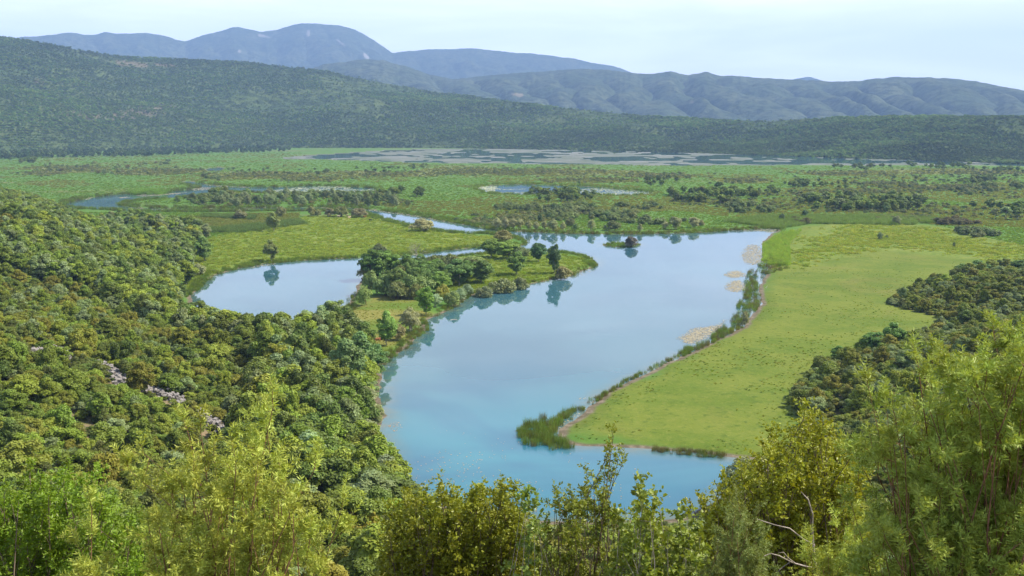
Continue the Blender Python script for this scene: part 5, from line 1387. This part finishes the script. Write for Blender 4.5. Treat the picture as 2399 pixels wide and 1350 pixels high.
def cow(px, py, mat, rot, label, lying=False):
    k = .42 if lying else 0
    z = 1.05 - (.58 if lying else 0)
    v = [(-.75, 0, z + .05, .30), (-.3, 0, z, .36), (.25, 0, z, .37), (.65, 0, z + .08, .30), (.95, 0, z + .28, .17), (1.18, 0, z + .45, .14), (1.42, 0, z + .30, .08),
         (.55, .2, z - .25, .13), (.58 + k, .22, .5 * (not lying) + .1, .075), (.56 + k * .4, .22, .05, .06), (.55, -.2, z - .25, .13), (.58 + k, -.22, .5 * (not lying) + .1, .075), (.56 + k * .4, -.22, .05, .06),
         (-.7, .2, z - .2, .16), (-.82 + k, .22, .52 * (not lying) + .1, .08), (-.74 + k * 1.6, .22, .05, .06), (-.7, -.2, z - .2, .16), (-.82 + k, -.22, .52 * (not lying) + .1, .08), (-.74 + k * 1.6, -.22, .05, .06),
         (-1.05, 0, z + .1, .04), (-1.12, 0, z - .35, .03), (1.16, .2, z + .55, .05), (1.16, -.2, z + .55, .05)]
    e = [(1, 0), (1, 2), (2, 3), (3, 4), (4, 5), (5, 6), (3, 7), (7, 8), (8, 9), (3, 10), (10, 11), (11, 12), (0, 13), (13, 14), (14, 15), (0, 16), (16, 17), (17, 18), (0, 19), (19, 20), (5, 21), (5, 22)]
    me = bpy.data.meshes.new('cow'); me.from_pydata([q[:3] for q in v], e, []); me.materials.append(mat)
    o = link('cow', me)
    o.modifiers.new('skin', 'SKIN'); o.modifiers.new('subd', 'SUBSURF').render_levels = 1
    sv_ = me.skin_vertices[0].data if len(me.skin_vertices) else None
    if sv_:
        for d, q in zip(sv_, v): d.radius = (q[3], q[3])
        sv_[1].use_root = True
    g = gp(px, py, .45); zz = float(ptz(float(g[0]), float(g[1]))[0])
    o.location = (float(g[0]), float(g[1]), zz + .02); o.rotation_euler = (0, 0, rot)
    tag(o, label, 'cow', 'cattle on the meadow and under the peninsula tree')


M_CREAM = plain_mat('cream_hide', (.55, .43, .30), .8, .15); M_RED = plain_mat('red_hide', (.26, .11, .05), .8, .2); M_BLACK = plain_mat('black_hide', (.025, .022, .022), .7, .2)
cow(793, 510, M_CREAM, .1, 'cream cow lying low under the largest dome bush by the river')
cow(814, 509, M_CREAM, 2.6, 'cream cow standing just right of the largest dome bush')
cow(818, 513, M_CREAM, .8, 'cream cow grazing nearest the viewer in the herd by the river')
cow(826, 509, M_CREAM, 3.3, 'cream cow between dome bush and thin brown bush by the river')
cow(855, 511, M_RED, .3, 'reddish cow before the thin brown bush by the river')
cow(868, 519, M_BLACK, 2.9, 'dark cow alone on the meadow by the river channel')
cow(896, 797, M_BLACK, .1, 'black cow lying in the shade of the light green young tree', True)
cow(884, 799, M_RED, .4, 'red brown cow lying beside the black one in the shade', True)


def egret(px, py):
    v = [(-.16, 0, .34, .035), (0, 0, .40, .075), (.12, 0, .44, .06), (.20, 0, .56, .025), (.17, 0, .68, .022), (.23, 0, .74, .03), (.34, 0, .72, .008), (0, .03, .24, .012), (0, .03, .02, .01), (0, -.03, .24, .012), (0, -.03, .02, .01)]
    e = [(1, 0), (1, 2), (2, 3), (3, 4), (4, 5), (5, 6), (1, 7), (7, 8), (1, 9), (9, 10)]
    me = bpy.data.meshes.new('egret'); me.from_pydata([q[:3] for q in v], e, []); me.materials.append(plain_mat('white_feather', (.8, .8, .78), .7, .05))
    o = link('egret', me); o.modifiers.new('skin', 'SKIN'); o.modifiers.new('subd', 'SUBSURF').render_levels = 1
    if len(me.skin_vertices):
        for d, q in zip(me.skin_vertices[0].data, v): d.radius = (q[3], q[3])
    g = gp(px, py, .45); o.location = (float(g[0]), float(g[1]), float(ptz(float(g[0]), float(g[1]))[0])); o.scale = (1.4, 1.4, 1.4)
    tag(o, 'white egret standing on the pasture by the reedy shore', 'bird')


egret(1795, 675)
a_, b_ = gp(1055, 750), gp(1071, 749)
L_ = np.array([[a_[0], a_[1], .04], [(a_[0] * .6 + b_[0] * .4), a_[1] * .6 + b_[1] * .4 + .03, .08], [b_[0], b_[1], .05]])
TV, TF = tube(L_, [.10, .12, .07], 7)
tag(link('floating_log', mesh_np('floating_log', TV - L_[0], TF, plain_mat('weathered_wood', (.5, .44, .36), .8, .2, 5), smooth=True), loc=L_[0]), 'pale weathered log floating in the mirrored peninsula trees', 'log')
q_ = hit(190, 672, 150, 600); dd_ = float(np.hypot(q_[0], q_[1]))
TV, TF = twig_tree(77, 44 / F * dd_, 46 / F * dd_, 30)
tag(link('bare_tree', mesh_np('bare_tree', TV, TF, M_BARKG), loc=(q_[0], q_[1], q_[2])), 'bare grey dead tree inside the wood of the left slope', 'tree')
# ================================================================== THE BUSHES RIGHT BEFORE THE VIEWPOINT
HAZE = 1.08e-4


def bez(a, b, c, n):
    t = np.linspace(0, 1, n)[:, None]
    return a * (1 - t) ** 2 + 2 * b * t * (1 - t) + c * t * t


def grow(seed, base, tips, r0, spread, twig, ntw, sub, nsub, tw_up=.25, t0=.35, wild=.9, trunk=0):
    """stems from base to the tips, twigs along the outer part of each, sub-twigs on the twigs.
    returns tube parts and the arrays of leaf bearing shoots (start, direction, length, tone)"""
    g = np.random.default_rng(seed)
    parts, SS, SD, SL, ST = [], [], [], [], []
    if trunk:
        top = np.mean(tips, 0); top = base * .35 + top * .65 + np.array([0, 0, .15])
        for q in range(trunk):
            en = base + (top - base) * g.uniform(.8, 1.1) + g.normal(size=3) * np.array([.16, .12, .08])
            C = bez(base, (base + en) / 2 + g.normal(size=3) * .06, en, 8)
            parts.append(tube(C, np.linspace(r0 * 1.5, r0 * .4, 8), 6))
    for tp in tips:
        a = base + g.normal(size=3) * np.array([spread, spread, .03])
        if trunk:
            u_ = g.uniform(.25, .8) * min(1.0, (tp[2] - base[2]) / max(.2, top[2] - base[2]))
            a = base + (top - base) * u_ + g.normal(size=3) * .03
        H = tp - a
        b = a + np.array([H[0] * .25, H[1] * .25, H[2] * g.uniform(.5, .75)]) + g.normal(size=3) * .06 * np.linalg.norm(H)
        C = bez(a, b, tp, 9)
        C[1:-1] += g.normal(size=(7, 3)) * .012 * np.linalg.norm(H)
        parts.append(tube(C, np.linspace(r0, r0 * .16, 9) * g.uniform(.7, 1.1), 5))
        tan = unit(np.gradient(C, axis=0))
        tone = g.random()
        ts = t0 + (1 - t0) * g.random(ntw) ** .8
        for t in np.append(ts, 1.0):
            f = t * 8; i0 = min(7, int(f)); p = C[i0] + (C[i0 + 1] - C[i0]) * (f - i0)
            d = unit(tan[i0] * (.8 if t < 1 else 1.6) + g.normal(size=3) * wild * (1 if t < 1 else .2) + np.array([0, 0, tw_up]))
            L = twig * (1.15 - .5 * t) * g.uniform(.6, 1.2)
            e = p + d * L; m = (p + e) / 2 + g.normal(size=3) * .05 * L + np.array([0, 0, -.03 * L])
            parts.append(tube([p, m, e], [r0 * .22, r0 * .15, r0 * .06], 3))
            n = max(1, int(nsub * g.uniform(.7, 1.2)))
            u = g.uniform(.15, 1, n)[:, None]
            P = p + (e - p) * u
            D = unit(d * .8 + g.normal(size=(n, 3)) * .65 + np.array([0, 0, tw_up * .6]))
            SS.append(P); SD.append(D); SL.append(sub * g.uniform(.6, 1.25, n)); ST.append(np.full(n, tone * .5) + g.uniform(0, .5, n))
            SS.append(p[None]); SD.append(d[None]); SL.append(np.array([L])); ST.append(np.array([tone]))
    return parts, np.concatenate(SS), np.concatenate(SD), np.concatenate(SL), np.concatenate(ST)


def leaves_on(g, S, D, L, Tn, per_m, size, aspect, open_=.9, fold=.06, whorl=False, jl=.35):
    n = np.maximum(2, (L * per_m).astype(int))
    idx = np.repeat(np.arange(len(L)), n)
    u = g.uniform(.04, 1.02, len(idx))
    P = S[idx] + D[idx] * (L[idx] * u)[:, None]
    side = unit(np.cross(D[idx], rand_dirs(g, len(idx))))
    ax = unit(D[idx] * (1 - open_ * .55) + side * open_)
    N = unit(np.cross(ax, rand_dirs(g, len(idx))) + np.array([0, 0, .25 if not whorl else 0]))
    sz = size * g.uniform(1 - jl, 1 + jl, len(idx)) * (1.1 - .35 * u)
    V, Fq = cards(g, P, N, sz, aspect, kite=True, axis=ax, fold=fold)
    lf = np.clip(Tn[idx] * .7 + g.uniform(0, .3, len(idx)), 0, 1)
    return V, Fq, np.repeat(lf, 4)


def tips_in(g, poly, n, dist, dd):
    out = []
    p = np.asarray(poly, float)
    while len(out) < n:
        q = g.uniform(p.min(0), p.max(0))
        if g.random() < .55 and (q[1] - p[:, 1].min()) / np.ptp(p[:, 1]) > g.random() ** .8: continue
        if sdist(q[None], p)[0] < 0:
            out.append(wp(q[0], q[1], dist + g.uniform(-dd, dd)))
    return out


def front_bush(name, seed, poly, dist, dd, basepx, ntips, extra, tint, leaf, bark, mat, label, cat, r0=.018, twig=.4, ntw=8, sub=.16, nsub=5, per_m=90, size=.045, aspect=.42, open_=.9, whorl=False, spread=.12, wild=.9, t0=.35, fold=.06, trunk=0):
    g = np.random.default_rng(seed)
    base = wp(basepx, 1400, dist)
    base[2] = float(ptz(base[0], base[1])[0]) - .05
    tips = tips_in(g, poly, ntips, dist, dd) + [wp(a, b, dist + g.uniform(-dd, dd) * .6) for a, b in extra]
    parts, S, D, L, Tn = grow(seed, base, tips, r0, spread, twig, ntw, sub, nsub, wild=wild, t0=t0, trunk=trunk)
    V, Fq, lf = leaves_on(g, S, D, L, Tn, per_m, size, aspect, open_, fold, whorl)
    o = link(name, None, loc=base)
    TV, TF = join(parts)
    c = link('foliage', mesh_np(name + '_foliage', V - base, Fq, mat, {'lf': ('FLOAT', 'POINT', lf)}), o); c['tint'] = [*tint, 1.0]
    link('branches', mesh_np(name + '_branches', TV - base, TF, bark, smooth=True), o)
    tag(o, label, cat)
    return o


front_bush('glossy_bush', 901, [(-160, 1220), (0, 1185), (60, 1150), (150, 1140), (215, 1160), (255, 1195), (330, 1230), (390, 1280), (400, 1350), (300, 1460), (-160, 1460)], 13, 1.3, 120, 190,
           [(70, 1120), (150, 1112), (215, 1130), (10, 1160)], (.175, .285, .026), 'leaf', M_BARK, M_GLOSSY, 'bright green glossy bush at the lower left, before the left hillside', 'bush', r0=.03, twig=.36, ntw=10, sub=.18, nsub=7, per_m=62, size=.062, aspect=.42)
front_bush('glossy_bush', 902, [(905, 1270), (935, 1200), (1000, 1180), (1080, 1182), (1180, 1178), (1230, 1225), (1245, 1290), (1245, 1470), (890, 1470)], 11, .8, 1080, 290,
           [(960, 1178), (1040, 1168), (1120, 1172), (1200, 1168)], (.22, .255, .032), 'leaf', M_BARK, M_GLOSSY, 'olive leaved bush in the middle below the lake, left of the tall shoot', 'bush', r0=.024, twig=.34, ntw=9, sub=.15, nsub=6, per_m=80, size=.052, aspect=.52)
front_bush('sapling', 903, [(1255, 1270), (1290, 1190), (1370, 1145), (1420, 1165), (1440, 1230), (1440, 1470), (1255, 1470)], 10, .5, 1390, 70,
           [(1300, 1165), (1375, 1120), (1390, 1125), (1437, 1022), (1428, 1060), (1450, 1070), (1418, 1090), (1455, 1095), (1433, 1120)], (.20, .245, .04), 'leaf', M_BARK, M_GLOSSY, 'slender sapling whose tall shoot stands up against the water', 'bush', r0=.02, twig=.2, ntw=8, sub=.1, nsub=5, per_m=100, size=.042, aspect=.5, wild=.7)
front_bush('maple_bush', 904, [(1435, 1230), (1500, 1200), (1580, 1205), (1640, 1250), (1660, 1330), (1660, 1470), (1435, 1470)], 9.3, .5, 1545, 95,
           [(1505, 1152), (1490, 1165), (1545, 1185), (1610, 1215)], (.235, .31, .06), 'leaf', M_BARKG, M_GLOSSY, 'pale yellow green broad leaved bush right of the tall shoot', 'bush', r0=.016, twig=.28, ntw=7, sub=.12, nsub=4, per_m=75, size=.048, aspect=.85)
front_bush('maple_bush', 905, [(1225, 1230), (1235, 1180), (1250, 1178), (1262, 1220), (1255, 1300), (1230, 1300)], 9.6, .2, 1240, 7, [(1237, 1172), (1222, 1180), (1255, 1176)],
           (.20, .29, .07), 'leaf', M_BARKG, M_GLOSSY, 'small pale sprig between the olive bush and the slender sapling', 'bush', r0=.01, twig=.2, ntw=6, sub=.1, nsub=4, per_m=70, size=.05, aspect=.8)
front_bush('glossy_bush', 906, [(1660, 1330), (1660, 1260), (1640, 1215), (1700, 1145), (1765, 1105), (1815, 1060), (1860, 1075), (1880, 1010), (1905, 1000), (1940, 1040), (1960, 1075), (1995, 1090), (2015, 1150), (2000, 1250), (1970, 1340), (1970, 1470), (1680, 1470)], 12, 1.0, 1850, 270,
           [(1882, 985), (1895, 990), (1925, 1018), (1630, 1205), (1850, 1050), (1810, 1045), (1990, 1065)], (.235, .265, .03), 'leaf', M_BARK, M_GLOSSY, 'tall yellow green bush with pointed top, left of the big juniper', 'bush', r0=.03, twig=.38, ntw=9, sub=.17, nsub=6, per_m=80, size=.053, aspect=.52)

JN = dict(per_m=370, size=.031, aspect=.19, open_=.85, whorl=True, fold=0, trunk=4)
front_bush('juniper_bush', 911, [(600, 1085), (560, 1085), (470, 1095), (390, 1150), (400, 1210), (300, 1260), (290, 1310), (200, 1370), (200, 1470), (770, 1470), (770, 1340), (740, 1250), (690, 1180), (640, 1120)], 4.6, .34, 520, 78,
           [(640, 952), (622, 985), (470, 1006), (440, 1012), (335, 1062), (300, 1100), (738, 1098), (215, 1190), (800, 1195), (545, 1040), (190, 1290), (810, 1240), (590, 1045), (500, 1060), (655, 1090)], (.36, .40, .085), 'needle', M_BARKR, M_NEEDLE,
           'sunlit yellow green juniper close by at the lower left', 'juniper', r0=.011, twig=.14, ntw=11, sub=.085, nsub=6, t0=.18, wild=.95, **JN)
front_bush('juniper_bush', 912, [(2020, 1290), (2060, 1200), (2030, 1140), (2070, 1090), (2030, 1060), (2080, 1010), (2070, 960), (2120, 960), (2180, 900), (2220, 870), (2280, 890), (2330, 830), (2399, 840), (2520, 800), (2640, 1480), (2000, 1480), (2010, 1360)], 4.4, .5, 2330, 230,
           [(2005, 1068), (2035, 910), (2010, 1130), (2150, 850), (2185, 850), (2330, 795), (2390, 815), (2000, 1200), (2060, 985), (2440, 790)], (.28, .345, .08), 'needle', M_BARKR, M_NEEDLE,
           'big dense juniper filling the lower right corner', 'juniper', r0=.0095, twig=.16, ntw=14, sub=.085, nsub=7, t0=.1, wild=1.1, **JN)
front_bush('juniper_bush', 913, [(1735, 1200), (1700, 1240), (1660, 1330), (1640, 1470), (1830, 1470), (1800, 1330), (1765, 1230)], 8.2, .35, 1730, 60,
           [(1730, 1180), (1700, 1225), (1765, 1225)], (.19, .23, .075), 'needle', M_BARKR, M_NEEDLE, 'dull green young juniper between maple bush and dead branch', 'juniper', r0=.012, twig=.22, ntw=11, sub=.08, nsub=7, t0=.25, wild=.8, **JN)
front_bush('juniper_bush', 914, [(1900, 1330), (1960, 1270), (2020, 1260), (2060, 1330), (2060, 1480), (1880, 1480)], 6.2, .3, 1980, 40,
           [(1960, 1240), (1900, 1290), (2000, 1230), (1890, 1325)], (.34, .39, .08), 'needle', M_BARKR, M_NEEDLE, 'low bright juniper spray at the foot of the big juniper', 'juniper', r0=.01, twig=.2, ntw=10, sub=.08, nsub=7, t0=.25, wild=.8, **JN)

# the dead grey branch
dp = []
def dtube(pts, r, dist=6.9):
    P = np.array([wp(a, b, dist + e) for a, b, e in pts])
    dp.append(tube(P, r * .72 * np.linspace(1, .3, len(P)) * np.random.default_rng(len(pts)).uniform(.82, 1.18, len(P)), 6))
dtube([(1925, 1400, 0), (1915, 1345, 0), (1906, 1290, .02), (1903, 1240, 0), (1904, 1205, -.03), (1893, 1170, -.05), (1876, 1152, -.05)], .014)
dtube([(1908, 1278, .02), (1880, 1262, -.05), (1850, 1238, -.1), (1815, 1230, -.12), (1790, 1222, -.15), (1773, 1216, -.16)], .009)
dtube([(1918, 1332, 0), (1890, 1328, -.05), (1855, 1318, -.1), (1825, 1302, -.15), (1805, 1297, -.16), (1790, 1303, -.18)], .011)
dtube([(1862, 1320, -.1), (1845, 1306, -.14), (1836, 1294, -.16), (1822, 1296, -.18)], .006)
dtube([(1850, 1318, -.1), (1832, 1330, -.12), (1822, 1340, -.14)], .006)
dtube([(1906, 1290, .02), (1916, 1284, .05)], .007)
TV, TF = join(dp)
b_ = wp(1925, 1400, 6.9)
tag(link('dead_branch', mesh_np('dead_branch', TV - b_, TF, plain_mat('dead_wood', (.30, .26, .23), .9, .45, 22), smooth=True), loc=b_), 'bare grey dead branch curving up before the tall yellow green bush', 'branch')
# ================================================================== AIR, LIGHT, CAMERA
hz = bpy.data.meshes.new('haze')
x0, x1, y0, y1, z0, z1 = -13500, 13500, -13000, 13500, -3.5, 1250
hv = [(x, y, z) for z in (z0, z1) for x, y in ((x0, y0), (x1, y0), (x1, y1), (x0, y1))]
hz.from_pydata(hv, [], [(3, 2, 1, 0), (4, 5, 6, 7), (0, 1, 5, 4), (1, 2, 6, 5), (2, 3, 7, 6), (3, 0, 4, 7)])
hm, nt, out = new_mat('haze')
pv = nt.nodes.new('ShaderNodeVolumePrincipled')
pv.inputs['Color'].default_value = (0.35, 0.56, 1.0, 1)
pv.inputs['Density'].default_value = HAZE
pv.inputs['Anisotropy'].default_value = 0.0
nt.links.new(pv.outputs[0], out.inputs['Volume'])
hz.materials.append(hm)
tag(link('haze', hz), 'thin blue summer haze filling the valley', kind='stuff')

SUN_AZ, SUN_EL = R(84), R(48)
sd = bpy.data.lights.new('sun', 'SUN'); sd.energy = 5.0; sd.angle = R(0.5); sd.color = (1.0, 0.91, 0.74)
so = link('sun', sd)
from mathutils import Vector
sv = Vector((math.cos(SUN_EL) * math.sin(SUN_AZ), math.cos(SUN_EL) * math.cos(SUN_AZ), math.sin(SUN_EL)))
so.rotation_euler = sv.to_track_quat('Z', 'Y').to_euler(); so.location = (300, 100, 500)

w = bpy.data.worlds.new('World'); SC.world = w; w.use_nodes = True
nt = w.node_tree; nt.nodes.clear()
wo = nt.nodes.new('ShaderNodeOutputWorld'); bg = nt.nodes.new('ShaderNodeBackground')
sk = nt.nodes.new('ShaderNodeTexSky'); sk.sky_type = 'NISHITA'; sk.sun_disc = False
sk.sun_elevation = SUN_EL; sk.sun_rotation = SUN_AZ; sk.altitude = 50; sk.air_density = 1.0; sk.dust_density = 0.8; sk.ozone_density = 1.2
tc = nt.nodes.new('ShaderNodeTexCoord')
mp = nt.nodes.new('ShaderNodeMapping'); mp.inputs['Scale'].default_value = (1.2, 1.2, 9.0); mp.inputs['Rotation'].default_value = (0, R(4), 0)
nt.links.new(tc.outputs['Generated'], mp.inputs[0])
cl = noise(nt, mp.outputs[0], 2.2, 6, 0.6, 0.4)
cf = math_(nt, 'MULTIPLY_ADD', ramp(nt, cl, 0.36, 0.68), 0.22, 0.72)
sx = nt.nodes.new('ShaderNodeSeparateXYZ'); nt.links.new(tc.outputs['Generated'], sx.inputs[0])
low = ramp(nt, sx.outputs[2], 0.60, 0.12)
cf = math_(nt, 'MULTIPLY', cf, math_(nt, 'MULTIPLY_ADD', low, 0.85, 0.15))
cc = mixc(nt, sk.outputs[0], (18.6, 19.6, 21.9), cf)
nt.links.new(cc, bg.inputs[0]); bg.inputs[1].default_value = 0.072
nt.links.new(bg.outputs[0], wo.inputs[0])

cam = bpy.data.cameras.new('camera')
cam.sensor_width = 36.0; cam.lens = F / PW * 36.0; cam.clip_start = 0.1; cam.clip_end = 40000
cam.dof.use_dof = True; cam.dof.focus_distance = 160.0; cam.dof.aperture_fstop = 22
co = link('camera', cam, loc=(0, 0, CZ)); co.rotation_euler = (math.pi / 2 - PITCH, 0, 0)
SC.camera = co
vs = SC.view_settings
vs.view_transform = 'Standard'; vs.look = 'None'; vs.exposure = 0.8; vs.gamma = 1.0; vs.use_curve_mapping = False
SC.render.engine = 'CYCLES'
cy = SC.cycles
cy.max_bounces = 6; cy.diffuse_bounces = 2; cy.glossy_bounces = 2; cy.transmission_bounces = 3; cy.transparent_max_bounces = 4; cy.volume_bounces = 0
cy.use_denoising = True; cy.use_adaptive_sampling = False; cy.caustics_reflective = False; cy.caustics_refractive = False
